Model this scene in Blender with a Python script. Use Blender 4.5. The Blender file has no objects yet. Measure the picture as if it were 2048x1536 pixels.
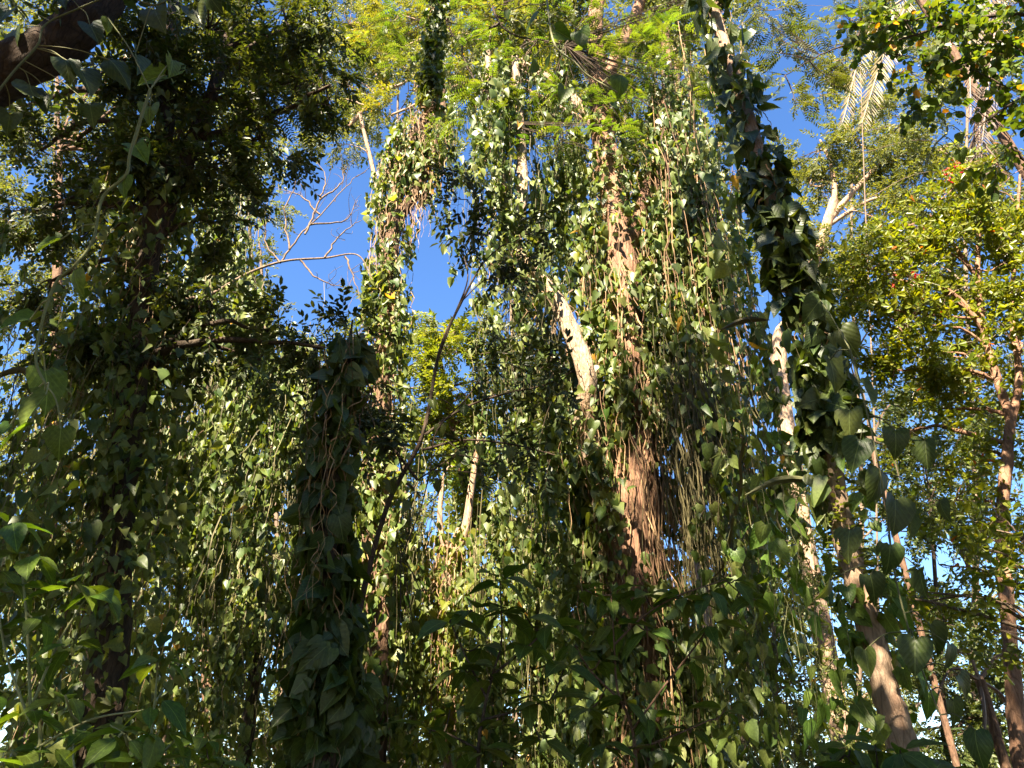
import bpy, math
import numpy as np
from mathutils import Vector, Matrix

rng = np.random.default_rng(11)
scene = bpy.context.scene
col = scene.collection

# ------------------------------------------------------------------ camera
F_PX, CX, CY = 1490.0, 1024.0, 768.0
PITCH = math.radians(30.0)
CAM_Z = 1.6
cam_data = bpy.data.cameras.new("camera")
cam_data.sensor_width = 36.0
cam_data.lens = 36.0 * F_PX / 2048.0
cam_data.clip_start = 0.05
cam_data.clip_end = 2000.0
cam = bpy.data.objects.new("camera", cam_data)
cam.location = (0, 0, CAM_Z)
cam.rotation_euler = (math.radians(90) + PITCH, 0, 0)
col.objects.link(cam)
scene.camera = cam

# ------------------------------------------------------------------ sky and sun
SUN_EL = math.radians(45.0)
SUN_AZ = (-0.34, -0.9404)
SUN = np.array([SUN_AZ[0] * math.cos(SUN_EL), SUN_AZ[1] * math.cos(SUN_EL), math.sin(SUN_EL)])
world = bpy.data.worlds.new("World")
scene.world = world
world.use_nodes = True
wn = world.node_tree
wn.nodes.clear()
w_out = wn.nodes.new("ShaderNodeOutputWorld")
w_bg = wn.nodes.new("ShaderNodeBackground")
w_sky = wn.nodes.new("ShaderNodeTexSky")
w_sky.sky_type = 'NISHITA'
w_sky.sun_disc = False
w_sky.sun_elevation = SUN_EL
w_sky.sun_rotation = math.atan2(SUN_AZ[0], SUN_AZ[1])
w_sky.altitude = 0.0
w_sky.air_density = 1.0
w_sky.dust_density = 0.1
w_sky.ozone_density = 3.0
w_bg.inputs[1].default_value = 0.052
w_hs = wn.nodes.new("ShaderNodeHueSaturation")   # the camera's vivid blue, the same over the whole sky
w_hs.inputs["Hue"].default_value = 0.506
w_hs.inputs["Saturation"].default_value = 1.18
wn.links.new(w_sky.outputs[0], w_hs.inputs["Color"])
wn.links.new(w_hs.outputs[0], w_bg.inputs[0])
wn.links.new(w_bg.outputs[0], w_out.inputs[0])

sun_data = bpy.data.lights.new("sun", 'SUN')
sun_data.energy = 5.0
sun_data.angle = math.radians(0.5)
sun_data.color = (1.0, 0.88, 0.68)
sun = bpy.data.objects.new("sun", sun_data)
sun.rotation_euler = Vector(SUN.tolist()).to_track_quat('Z', 'Y').to_euler()
sun.location = (SUN * 60).tolist()
col.objects.link(sun)

scene.view_settings.view_transform = 'Standard'
scene.view_settings.look = 'None'
scene.view_settings.gamma = 1.0
scene.view_settings.use_curve_mapping = False
scene.view_settings.exposure = 2.85
scene.cycles.max_bounces = 4
scene.cycles.diffuse_bounces = 2
scene.cycles.glossy_bounces = 2
scene.cycles.transmission_bounces = 4
scene.cycles.caustics_reflective = False
scene.cycles.caustics_refractive = False


# ------------------------------------------------------------------ helpers
def P(px, py, Y):
    """world point on the ray of a photo pixel, at ground distance Y"""
    u, v = (px - CX) / F_PX, (CY - py) / F_PX
    y = math.cos(PITCH) - math.sin(PITCH) * v
    z = math.sin(PITCH) + math.cos(PITCH) * v
    s = Y / y
    return np.array([u * s, Y, CAM_Z + z * s])


def M_PER_PX(py, Y):
    v = (CY - py) / F_PX
    return Y / (math.cos(PITCH) - math.sin(PITCH) * v) / F_PX


def unit(a):
    return a / np.maximum(np.linalg.norm(a, axis=-1, keepdims=True), 1e-9)


def rand_unit(n):
    return unit(rng.normal(size=(n, 3)))


def frames(d, n):
    """rotation matrices whose Y axis is d and whose Z axis leans to n"""
    y = unit(d)
    x = unit(np.cross(y, n))
    z = np.cross(x, y)
    return np.stack([x, y, z], axis=-1)


def smooth_path(pts, k=6):
    """Catmull-Rom through the points"""
    pts = np.asarray(pts, float)
    if len(pts) < 3:
        t = np.linspace(0, 1, k * 2)[:, None]
        return pts[0] * (1 - t) + pts[-1] * t
    q = np.vstack([2 * pts[0] - pts[1], pts, 2 * pts[-1] - pts[-2]])
    out = []
    for i in range(1, len(q) - 2):
        t = np.linspace(0, 1, k, endpoint=False)[:, None]
        a, b, c, d = q[i - 1], q[i], q[i + 1], q[i + 2]
        out.append(0.5 * (2 * b + (c - a) * t + (2 * a - 5 * b + 4 * c - d) * t * t + (3 * b - a - 3 * c + d) * t ** 3))
    out.append(pts[-1][None])
    return np.vstack(out)


class Geo:
    """collects triangles with a leafco attribute, then becomes ONE mesh"""
    def __init__(self):
        self.v, self.f, self.c, self.n = [], [], [], 0

    def add(self, V, F, C=None):
        V = np.asarray(V, np.float32)
        self.v.append(V)
        self.f.append(np.asarray(F, np.int32) + self.n)
        if C is None:
            C = np.zeros((len(V), 3), np.float32)
        self.c.append(np.asarray(C, np.float32))
        self.n += len(V)

    def copies(self, tpl, R, T, rnd):
        """tpl = (V, F, C); R (n,3,3) with scale, T (n,3), rnd (n)"""
        V, F, C = tpl
        n, k = len(T), len(V)
        if n == 0:
            return
        W = np.einsum('nij,kj->nki', R, V) + T[:, None, :]
        FF = F[None] + (np.arange(n) * k)[:, None, None]
        CC = np.broadcast_to(C[None], (n, k, 3)).copy()
        CC[:, :, 2] = np.mod(CC[:, :, 2] + rnd[:, None], 1.0)
        self.add(W.reshape(-1, 3), FF.reshape(-1, 3), CC.reshape(-1, 3))

    def tube(self, pts, rad, sides=5, wob=0.0, code=3.0):
        pts = np.asarray(pts, float)
        m = len(pts)
        rad = np.broadcast_to(np.asarray(rad, float), (m,))
        t = unit(np.gradient(pts, axis=0))
        ref = np.array([0.31, 0.87, 0.11]) if abs(t[0, 1]) < 0.8 else np.array([1.0, 0.1, 0.2])
        x = unit(np.cross(t, ref))
        y = np.cross(t, x)
        a = np.arange(sides) * 2 * math.pi / sides
        rr = rad[:, None] * np.ones((1, sides))
        if wob:
            ph = rng.uniform(0, 6.28, 4)
            s = np.arange(m)[:, None]
            rr = rr * (1 + wob * (np.sin(3 * a[None] + ph[0] + s * 0.35) * 0.6 + np.sin(5 * a[None] + ph[1] - s * 0.2) * 0.4 + np.sin(s * 0.45 + ph[2]) * 0.15)
                       + wob * 0.5 * rng.normal(size=(m, sides)))
        V = pts[:, None] + rr[..., None] * (np.cos(a)[None, :, None] * x[:, None] + np.sin(a)[None, :, None] * y[:, None])
        i = np.arange(m - 1)[:, None] * sides
        j = np.arange(sides)[None]
        j2 = (j + 1) % sides
        q = np.stack([i + j, i + j2, i + sides + j2, i + sides + j], -1).reshape(-1, 4)
        Fc = np.vstack([q[:, [0, 1, 2]], q[:, [0, 2, 3]]])
        C = np.zeros((m * sides, 3))
        C[:, 0] = code
        C[:, 2] = rng.random()
        self.add(V.reshape(-1, 3), Fc, C)

    def tubes(self, paths, r0, r1, code=3.0):
        """many thin three-sided strands at once; paths (n,m,3)"""
        paths = np.asarray(paths, float)
        n, m, _ = paths.shape
        if n == 0:
            return
        t = unit(np.gradient(paths, axis=1))
        x = unit(np.cross(t, np.array([0.3, 0.9, 0.2])))
        y = np.cross(t, x)
        a = np.arange(3) * 2 * math.pi / 3
        r0 = np.broadcast_to(np.asarray(r0, float), (n,))
        r1 = np.broadcast_to(np.asarray(r1, float), (n,))
        w = np.linspace(0, 1, m)
        rad = r0[:, None] * (1 - w) + r1[:, None] * w
        V = paths[:, :, None] + rad[:, :, None, None] * (np.cos(a)[:, None] * x[:, :, None] + np.sin(a)[:, None] * y[:, :, None])
        i = np.arange(m - 1)[:, None] * 3
        j = np.arange(3)[None]
        j2 = (j + 1) % 3
        q = np.stack([i + j, i + j2, i + 3 + j2, i + 3 + j], -1).reshape(-1, 4)
        Fc = np.vstack([q[:, [0, 1, 2]], q[:, [0, 2, 3]]])
        FF = Fc[None] + (np.arange(n) * m * 3)[:, None, None]
        C = np.zeros((n, m * 3, 3))
        C[:, :, 0] = code
        C[:, :, 2] = rng.random(n)[:, None]
        self.add(V.reshape(-1, 3), FF.reshape(-1, 3), C.reshape(-1, 3))

    def mesh(self, name, mat, off=None, smooth=False):
        V = np.vstack(self.v)
        if off is not None:
            V = V - np.asarray(off, np.float32)
        Fa = np.vstack(self.f)
        me = bpy.data.meshes.new(name)
        me.vertices.add(len(V))
        me.vertices.foreach_set("co", np.ascontiguousarray(V, np.float32).ravel())
        me.loops.add(len(Fa) * 3)
        me.loops.foreach_set("vertex_index", np.ascontiguousarray(Fa, np.int32).ravel())
        me.polygons.add(len(Fa))
        me.polygons.foreach_set("loop_start", np.arange(0, len(Fa) * 3, 3, dtype=np.int32))
        if smooth:
            me.polygons.foreach_set("use_smooth", np.ones(len(Fa), bool))
        else:
            me.polygons.foreach_set("use_smooth", np.zeros(len(Fa), bool))
        at = me.attributes.new("leafco", 'FLOAT_VECTOR', 'POINT')
        at.data.foreach_set("vector", np.vstack(self.c).astype(np.float32).ravel())
        me.materials.append(mat)
        me.update(calc_edges=True)
        return me


def thing(name, label, cat, loc, group=None):
    o = bpy.data.objects.new(name, None)
    o.empty_display_size = 0.3
    o.location = [float(q) for q in loc]
    o["label"] = label
    o["category"] = cat
    if group:
        o["group"] = group
    col.objects.link(o)
    return o


def part(name, geo, mat, root, smooth=False, stuff=False):
    if geo.n == 0:
        return None
    o = bpy.data.objects.new(name, geo.mesh(name, mat, root.location, smooth))
    o.parent = root
    if stuff:
        o["kind"] = "stuff"
    col.objects.link(o)
    return o


# ------------------------------------------------------------------ materials
def new_mat(name):
    m = bpy.data.materials.new(name)
    m.use_nodes = True
    m.node_tree.nodes.clear()
    return m, m.node_tree


def leaf_mat(name, c_dark, c_light, trans=0.35, rough=0.42, odd=None, odd_share=0.0, veins=False, twig=(0.10, 0.065, 0.04), spec=0.5, tcol=(1.5, 1.35, 0.35)):
    m, t = new_mat(name)
    N, L = t.nodes.new, t.links.new

    def math_(op, a, b=None, c=None):
        n = N("ShaderNodeMath")
        n.operation = op
        for i, q in enumerate((a, b, c)):
            if q is None:
                continue
            if isinstance(q, (int, float)):
                n.inputs[i].default_value = q
            else:
                L(q, n.inputs[i])
        return n.outputs[0]

    def mix(fac, a, b, mode='MIX'):
        n = N("ShaderNodeMix")
        n.data_type = 'RGBA'
        n.blend_type = mode
        for sock, q in ((n.inputs[0], fac), (n.inputs[6], a), (n.inputs[7], b)):
            if isinstance(q, (int, float)):
                sock.default_value = q
            elif isinstance(q, tuple):
                sock.default_value = (*q, 1.0)
            else:
                L(q, sock)
        return n.outputs[2]
    at = N("ShaderNodeAttribute")
    at.attribute_name = "leafco"
    sep = N("ShaderNodeSeparateXYZ")
    L(at.outputs["Vector"], sep.inputs[0])
    info = N("ShaderNodeObjectInfo")
    rnd = math_('FRACT', math_('ADD', sep.outputs[2], info.outputs["Random"]))
    c = mix(rnd, c_dark, c_light)
    # old, sun-bleached blotches and uneven growth
    tc = N("ShaderNodeTexCoord")
    no = N("ShaderNodeTexNoise")
    no.inputs["Scale"].default_value = 9.0
    no.inputs["Detail"].default_value = 3.0
    L(tc.outputs["Object"], no.inputs["Vector"])
    blot = N("ShaderNodeMapRange")
    blot.inputs[1].default_value = 0.35
    blot.inputs[2].default_value = 0.75
    blot.inputs[3].default_value = 0.72
    blot.inputs[4].default_value = 1.25
    L(no.outputs[0], blot.inputs[0])
    hsv = N("ShaderNodeHueSaturation")
    L(c, hsv.inputs["Color"])
    L(blot.outputs[0], hsv.inputs["Value"])
    # some variation in hue between leaves
    h = math_('MULTIPLY_ADD', math_('FRACT', math_('MULTIPLY', rnd, 17.3)), 0.045, 0.478)
    L(h, hsv.inputs["Hue"])
    c = hsv.outputs[0]
    if odd:
        c = mix(math_('GREATER_THAN', math_('FRACT', math_('MULTIPLY', rnd, 7.77)), 1 - odd_share), c, odd)
    ax = math_('ABSOLUTE', sep.outputs[0])
    bump_h = None
    if veins:
        rib = math_('LESS_THAN', ax, 0.022)
        side = math_('SINE', math_('MULTIPLY_ADD', sep.outputs[1], 34.0, math_('MULTIPLY', ax, -24.0)))
        sv = math_('MULTIPLY', math_('GREATER_THAN', side, 0.965), 0.16)
        fac = math_('MINIMUM', math_('MAXIMUM', math_('MULTIPLY', rib, 0.5), sv), 1.0)
        c = mix(fac, c, tuple(min(1, q * 2.2 + 0.05) for q in c_light))
        bump_h = side
    is_twig = math_('GREATER_THAN', sep.outputs[0], 2.0)
    c = mix(is_twig, c, twig)
    pr = N("ShaderNodeBsdfPrincipled")
    L(c, pr.inputs["Base Color"])
    pr.inputs["Roughness"].default_value = rough
    pr.inputs["Specular IOR Level"].default_value = spec
    if bump_h is not None:
        bp = N("ShaderNodeBump")
        bp.inputs["Strength"].default_value = 0.10
        bp.inputs["Distance"].default_value = 0.01
        L(bump_h, bp.inputs["Height"])
        L(bp.outputs[0], pr.inputs["Normal"])
    tr = N("ShaderNodeBsdfTranslucent")
    L(mix(1.0, c, tcol, 'MULTIPLY'), tr.inputs["Color"])
    ms = N("ShaderNodeMixShader")
    L(math_('MULTIPLY', math_('SUBTRACT', 1.0, is_twig), trans), ms.inputs[0])
    L(pr.outputs[0], ms.inputs[1])
    L(tr.outputs[0], ms.inputs[2])
    out = N("ShaderNodeOutputMaterial")
    L(ms.outputs[0], out.inputs[0])
    return m


def bark_mat(name, c1, c2, c3, scale=6.0, bump=1.0):
    m, t = new_mat(name)
    N, L = t.nodes.new, t.links.new
    tc = N("ShaderNodeTexCoord")
    mp = N("ShaderNodeMapping")
    mp.inputs["Scale"].default_value = (1.0, 1.0, 0.28)
    L(tc.outputs["Object"], mp.inputs[0])
    n1 = N("ShaderNodeTexNoise")
    n1.inputs["Scale"].default_value = scale * 2.2
    n1.inputs["Detail"].default_value = 8.0
    n1.inputs["Roughness"].default_value = 0.65
    L(mp.outputs[0], n1.inputs["Vector"])
    n2 = N("ShaderNodeTexNoise")
    n2.inputs["Scale"].default_value = scale * 0.35
    n2.inputs["Detail"].default_value = 4.0
    L(tc.outputs["Object"], n2.inputs["Vector"])
    vo = N("ShaderNodeTexVoronoi")
    vo.feature = 'DISTANCE_TO_EDGE'
    vo.inputs["Scale"].default_value = scale * 1.6
    L(mp.outputs[0], vo.inputs["Vector"])
    cr = N("ShaderNodeValToRGB")
    cr.color_ramp.elements[0].position = 0.3
    cr.color_ramp.elements[0].color = (*c1, 1)
    cr.color_ramp.elements[1].position = 0.7
    cr.color_ramp.elements[1].color = (*c2, 1)
    L(n1.outputs[0], cr.inputs[0])
    mx = N("ShaderNodeMix")
    mx.data_type = 'RGBA'
    mr = N("ShaderNodeMapRange")
    mr.inputs[1].default_value = 0.48
    mr.inputs[2].default_value = 0.66
    L(n2.outputs[0], mr.inputs[0])
    L(mr.outputs[0], mx.inputs[0])
    L(cr.outputs[0], mx.inputs[6])
    mx.inputs[7].default_value = (*c3, 1)
    pr = N("ShaderNodeBsdfPrincipled")
    pr.inputs["Roughness"].default_value = 0.85
    pr.inputs["Specular IOR Level"].default_value = 0.2
    crk = N("ShaderNodeMapRange")
    crk.inputs[1].default_value = 0.0
    crk.inputs[2].default_value = 0.07
    crk.inputs[3].default_value = 0.62
    crk.inputs[4].default_value = 1.0
    L(vo.outputs[0], crk.inputs[0])
    mu = N("ShaderNodeMix")
    mu.data_type = 'RGBA'
    mu.blend_type = 'MULTIPLY'
    mu.inputs[0].default_value = 1.0
    L(mx.outputs[2], mu.inputs[6])
    L(crk.outputs[0], mu.inputs[7])
    L(mu.outputs[2], pr.inputs["Base Color"])
    ad = N("ShaderNodeMath")
    ad.operation = 'MULTIPLY_ADD'
    L(vo.outputs[0], ad.inputs[0])
    ad.inputs[1].default_value = 0.8
    L(n1.outputs[0], ad.inputs[2])
    bp = N("ShaderNodeBump")
    bp.inputs["Strength"].default_value = bump
    bp.inputs["Distance"].default_value = 0.04
    L(ad.outputs[0], bp.inputs["Height"])
    L(bp.outputs[0], pr.inputs["Normal"])
    out = N("ShaderNodeOutputMaterial")
    L(pr.outputs[0], out.inputs[0])
    return m


def root_mat(name, c1, c2):
    m, t = new_mat(name)
    N, L = t.nodes.new, t.links.new
    at = N("ShaderNodeAttribute")
    at.attribute_name = "leafco"
    sep = N("ShaderNodeSeparateXYZ")
    L(at.outputs["Vector"], sep.inputs[0])
    cr = N("ShaderNodeValToRGB")
    cr.color_ramp.elements[0].color = (*c1, 1)
    cr.color_ramp.elements[1].color = (*c2, 1)
    L(sep.outputs[2], cr.inputs[0])
    pr = N("ShaderNodeBsdfPrincipled")
    pr.inputs["Roughness"].default_value = 0.7
    pr.inputs["Specular IOR Level"].default_value = 0.3
    L(cr.outputs[0], pr.inputs["Base Color"])
    out = N("ShaderNodeOutputMaterial")
    L(pr.outputs[0], out.inputs[0])
    return m


M_VINE = leaf_mat("vine_leaf", (0.044, 0.080, 0.010), (0.210, 0.248, 0.066), 0.46, 0.45, (0.42, 0.22, 0.03), 0.004, spec=0.5)
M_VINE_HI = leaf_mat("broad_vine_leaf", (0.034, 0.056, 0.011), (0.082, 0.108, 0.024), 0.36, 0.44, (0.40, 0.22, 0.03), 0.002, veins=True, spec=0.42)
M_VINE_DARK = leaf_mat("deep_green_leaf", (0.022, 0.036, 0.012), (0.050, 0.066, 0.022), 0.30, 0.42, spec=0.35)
M_PHILO = leaf_mat("heart_leaf", (0.072, 0.125, 0.018), (0.120, 0.175, 0.030), 0.45, 0.45, veins=True, spec=0.3)
M_PINNATE = leaf_mat("feather_leaf", (0.050, 0.090, 0.013), (0.120, 0.170, 0.022), 0.55, 0.45)
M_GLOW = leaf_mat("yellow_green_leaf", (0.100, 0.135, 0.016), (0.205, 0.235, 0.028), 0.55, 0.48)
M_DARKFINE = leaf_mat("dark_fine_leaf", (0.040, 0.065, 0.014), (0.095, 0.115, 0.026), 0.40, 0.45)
M_FAR = leaf_mat("distant_leaf", (0.075, 0.095, 0.024), (0.160, 0.175, 0.052), 0.50, 0.5)
M_FARYEL = leaf_mat("distant_yellow_leaf", (0.100, 0.120, 0.016), (0.205, 0.205, 0.032), 0.52, 0.5, (0.36, 0.22, 0.03), 0.02)
M_RED = leaf_mat("glossy_leaf", (0.095, 0.130, 0.010), (0.225, 0.250, 0.020), 0.52, 0.40, (0.45, 0.10, 0.012), 0.005)
M_ROUND = leaf_mat("round_leaf", (0.050, 0.090, 0.012), (0.120, 0.165, 0.020), 0.50, 0.42, (0.55, 0.24, 0.02), 0.02)
M_FRESH = leaf_mat("fresh_leaf", (0.060, 0.110, 0.012), (0.120, 0.185, 0.020), 0.50, 0.40, veins=True)
M_SAPLING = leaf_mat("sapling_leaf", (0.050, 0.085, 0.012), (0.100, 0.138, 0.022), 0.45, 0.45, veins=True, spec=0.25)
M_DRYFROND = leaf_mat("dry_frond", (0.130, 0.100, 0.040), (0.240, 0.185, 0.085), 0.30, 0.55, twig=(0.22, 0.15, 0.07))
M_BROWNFROND = leaf_mat("brown_frond", (0.085, 0.050, 0.030), (0.170, 0.110, 0.065), 0.25, 0.6, twig=(0.12, 0.07, 0.04))
M_BARK = bark_mat("pale_bark", (0.15, 0.095, 0.060), (0.42, 0.30, 0.205), (0.34, 0.20, 0.13), 7.0)
M_BARKBROWN = bark_mat("brown_bark", (0.060, 0.034, 0.022), (0.200, 0.115, 0.070), (0.120, 0.070, 0.045), 7.0)
M_BARKPALE = bark_mat("cream_bark", (0.16, 0.105, 0.062), (0.52, 0.39, 0.275), (0.37, 0.245, 0.155), 9.0)
M_BARKRED = bark_mat("reddish_bark", (0.11, 0.055, 0.032), (0.32, 0.185, 0.115), (0.22, 0.115, 0.07), 7.0)
M_BARKDARK = bark_mat("dark_bark", (0.028, 0.019, 0.013), (0.095, 0.062, 0.042), (0.060, 0.045, 0.030), 8.0)
M_TWIG = bark_mat("grey_twig", (0.09, 0.06, 0.04), (0.22, 0.16, 0.11), (0.15, 0.10, 0.07), 10.0, 0.3)
M_ROOT = root_mat("aerial_root", (0.075, 0.034, 0.020), (0.340, 0.215, 0.110))
M_VINESTEM = root_mat("vine_stem", (0.045, 0.038, 0.014), (0.150, 0.125, 0.055))
M_STEMDARK = root_mat("dark_stem", (0.05, 0.05, 0.02), (0.11, 0.11, 0.045))
M_STEMGREEN = root_mat("green_stem", (0.14, 0.15, 0.055), (0.26, 0.25, 0.12))


def soil_mat():
    m, t = new_mat("leaf_litter")
    N, L = t.nodes.new, t.links.new
    tc = N("ShaderNodeTexCoord")
    n1 = N("ShaderNodeTexNoise")
    n1.inputs["Scale"].default_value = 3.0
    n1.inputs["Detail"].default_value = 8.0
    L(tc.outputs["Object"], n1.inputs["Vector"])
    cr = N("ShaderNodeValToRGB")
    cr.color_ramp.elements[0].color = (0.035, 0.028, 0.016, 1)
    cr.color_ramp.elements[1].color = (0.13, 0.10, 0.05, 1)
    L(n1.outputs[0], cr.inputs[0])
    pr = N("ShaderNodeBsdfPrincipled")
    pr.inputs["Roughness"].default_value = 0.95
    L(cr.outputs[0], pr.inputs["Base Color"])
    out = N("ShaderNodeOutputMaterial")
    L(pr.outputs[0], out.inputs[0])
    return m


# ------------------------------------------------------------------ leaf templates: base at origin, tip at +Y, face +Z
def blade(outline, ribs, cup=0.2, droop=0.15, wave=0.0):
    """outline: list (y, half width, y shift of the edge); ribs: columns per side"""
    V, C, Fc = [], [], []
    m = len(outline)
    w = 2 * ribs + 1
    wmax = max(o[1] for o in outline)
    for i, (y, hw, dy) in enumerate(outline):
        for j in range(-ribs, ribs + 1):
            a = j / ribs
            x = a * hw
            z = cup * abs(x) - droop * y * y + wave * math.sin(i * 2.1 + j) * abs(a)
            V.append((x, y + dy * abs(a) ** 1.5, z))
            C.append((x / wmax, y, 0))
    for i in range(m - 1):
        for j in range(w - 1):
            a, b, c, d = i * w + j, i * w + j + 1, (i + 1) * w + j + 1, (i + 1) * w + j
            if outline[i][1] > 1e-6:
                Fc.append((a, b, c) if outline[i + 1][1] > 1e-6 else (a, b, c))
            if outline[i + 1][1] > 1e-6:
                Fc.append((a, c, d))
            elif outline[i][1] > 1e-6 and False:
                Fc.append((a, c, d))
    return np.array(V), np.array(Fc), np.array(C, float)


HEART_OUT = [(0.0, 0.16, -0.13), (0.06, 0.33, -0.16), (0.16, 0.45, -0.12), (0.32, 0.47, -0.06), (0.52, 0.39, -0.02), (0.72, 0.25, 0), (0.88, 0.10, 0), (1.0, 0.0, 0)]
HEARTS_HI = [blade(HEART_OUT, 3, 0.45, 0.22, 0.02), blade(HEART_OUT, 3, 0.15, 0.45, 0.035), blade([(a, b * 0.80, c) for a, b, c in HEART_OUT], 3, 0.75, 0.15, 0.02), blade([(a, b * 0.9, c * 0.7) for a, b, c in HEART_OUT], 3, -0.25, 0.55, 0.03)]
def torn(tp, drop):
    """a leaf with pieces eaten out"""
    keep = np.ones(len(tp[1]), bool)
    keep[[i for i in drop if i < len(tp[1])]] = False
    return tp[0], tp[1][keep], tp[2]


HEARTS_HI += [torn(HEARTS_HI[0], (0, 1, 34, 35, 36, 24)), torn(HEARTS_HI[1], (10, 11, 47, 58, 59, 60))]
HEART_MID_OUT = [(0.0, 0.22, -0.15), (0.20, 0.46, -0.12), (0.62, 0.32, -0.01), (1.0, 0.0, 0)]
def kite(w, cup, droop):
    V = np.array([(0, 0.03, 0), (-0.28 * w, -0.12, 0.28 * cup), (-0.46 * w, 0.24, 0.46 * cup), (0, 1, -droop), (0.46 * w, 0.24, 0.46 * cup), (0.28 * w, -0.12, 0.28 * cup)])
    return V, np.array([(0, 2, 1), (0, 3, 2), (0, 4, 3), (0, 5, 4)]), np.array([(0, 0, 0), (-.6, 0, 0), (-1, .2, 0), (0, 1, 0), (1, .2, 0), (.6, 0, 0)], float)


HEARTS_LO = [kite(0.55, 0.3, 0.6), kite(1.12, 1.3, 0.1), kite(1.0, 0.5, 0.2), kite(0.8, 0.15, 0.45), kite(0.85, 0.9, 0.25), kite(0.95, -0.3, 0.5)]
HEARTS_MID = [blade([(a, b * 0.55, c * .5) for a, b, c in HEART_MID_OUT], 1, 0.3, 0.7), blade(HEART_MID_OUT, 1, 0.5, 0.25), blade([(a, b * 0.8, c) for a, b, c in HEART_MID_OUT], 1, 0.2, 0.5), blade([(a, b * 0.85, c * .6) for a, b, c in HEART_MID_OUT], 1, 0.9, 0.3), blade([(a, b * 0.95, c) for a, b, c in HEART_MID_OUT], 1, -0.3, 0.55)]
LANCE_OUT = [(0.0, 0.02, 0), (0.10, 0.13, 0), (0.28, 0.245, 0), (0.48, 0.26, 0), (0.68, 0.18, 0), (0.86, 0.07, 0), (1.0, 0.0, 0)]
LANCE_HI = [blade(LANCE_OUT, 2, 0.30, 0.25, 0.008), blade(LANCE_OUT, 2, 0.15, 0.45, 0.012)]
OBOV_OUT = [(0.0, 0.02, 0), (0.35, 0.15, 0), (0.70, 0.27, 0), (0.92, 0.20, 0), (1.0, 0.0, 0)]
OBOV = (np.array([(0, 0, 0), (0.17, 0.5, 0.05), (0.22, 0.84, 0.03), (0, 1, -0.06), (-0.22, 0.84, 0.03), (-0.17, 0.5, 0.05)]), np.array([(0, 1, 2), (0, 2, 3), (0, 3, 4), (0, 4, 5)]), np.array([(0, 0, 0), (1, .5, 0), (1, .8, 0), (0, 1, 0), (-1, .8, 0), (-1, .5, 0)], float))
ROUND_OUT = [(0.0, 0.05, 0), (0.2, 0.30, 0), (0.5, 0.42, 0), (0.8, 0.30, 0), (1.0, 0.0, 0)]
ROUND = blade(ROUND_OUT, 1, 0.2, 0.1)
DIAMOND = (np.array([(0, 0, 0), (0.22, 0.45, 0.06), (0, 1, -0.05), (-0.22, 0.45, 0.06)]), np.array([(0, 1, 2), (0, 2, 3)]), np.array([(0, 0, 0), (1, .5, 0), (0, 1, 0), (-1, .5, 0)], float))
ELLIP = (np.array([(0, 0, 0), (0.20, 0.25, 0.05), (0.20, 0.68, 0.05), (0, 1, -0.06), (-0.20, 0.68, 0.05), (-0.20, 0.25, 0.05)]),
         np.array([(0, 1, 2), (0, 2, 3), (0, 3, 4), (0, 4, 5)]), np.array([(0, 0, 0), (1, .2, 0), (1, .7, 0), (0, 1, 0), (-1, .7, 0), (-1, .2, 0)], float))


def rosette(leaf, n, ls, stem=0.3, seed=1, tilt=0.25):
    """short twig of length 1 ending in a whorl of leaves, some leaves along it"""
    r = np.random.default_rng(seed)
    g = Geo()
    if stem:
        g.tubes(np.array([[[0, 0, 0], [0.02, 0.5, 0.02], [0, 1, 0]]]), 0.012, 0.006)
    d, T, S = [], [], []
    for i in range(n):
        a = i * 2.4 + r.uniform(-.3, .3)
        u = 1.0 if i < n * 0.55 else r.uniform(0.35, 0.95)
        d.append((math.cos(a), r.uniform(0.1, 0.9), math.sin(a)))
        T.append((0, u, 0))
        S.append(ls * r.uniform(0.7, 1.15))
    d = np.array(d)
    R = frames(d, np.array([0, 1.0, 0.2]) + 0.35 * r.normal(size=d.shape)) * np.array(S)[:, None, None]
    g.copies(leaf, R, np.array(T, float), r.random(n) * 0.5)
    return np.vstack(g.v), np.vstack(g.f), np.vstack(g.c)


def spray(leaf, n, ls, seed=1, flat=0.35, twig=True, droop=0.15, fwd=0.8, tr=0.010):
    """twig of length 1 along Y with alternate leaves"""
    r = np.random.default_rng(seed)
    g = Geo()
    if twig:
        ys = np.linspace(0, 1, 4)
        g.tubes(np.stack([0.02 * np.sin(ys * 5), ys, -droop * ys ** 2], -1)[None], tr, tr * 0.4)
    u = np.linspace(0.12, 1.0, n)
    sgn = np.where(np.arange(n) % 2 == 0, 1.0, -1.0)
    d = np.stack([sgn, np.full(n, fwd), np.full(n, -0.15)], -1) + flat * r.normal(size=(n, 3))
    d[-1] = (0.1, 1, -0.2)
    T = np.stack([0 * u, u, -droop * u ** 2], -1)
    nn = np.array([0, 0, 1.0]) + flat * r.normal(size=(n, 3))
    S = ls * (0.7 + 0.45 * r.random(n))
    R = frames(d, nn) * S[:, None, None]
    g.copies(leaf, R, T, r.random(n) * 0.6)
    return np.vstack(g.v), np.vstack(g.f), np.vstack(g.c)


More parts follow.
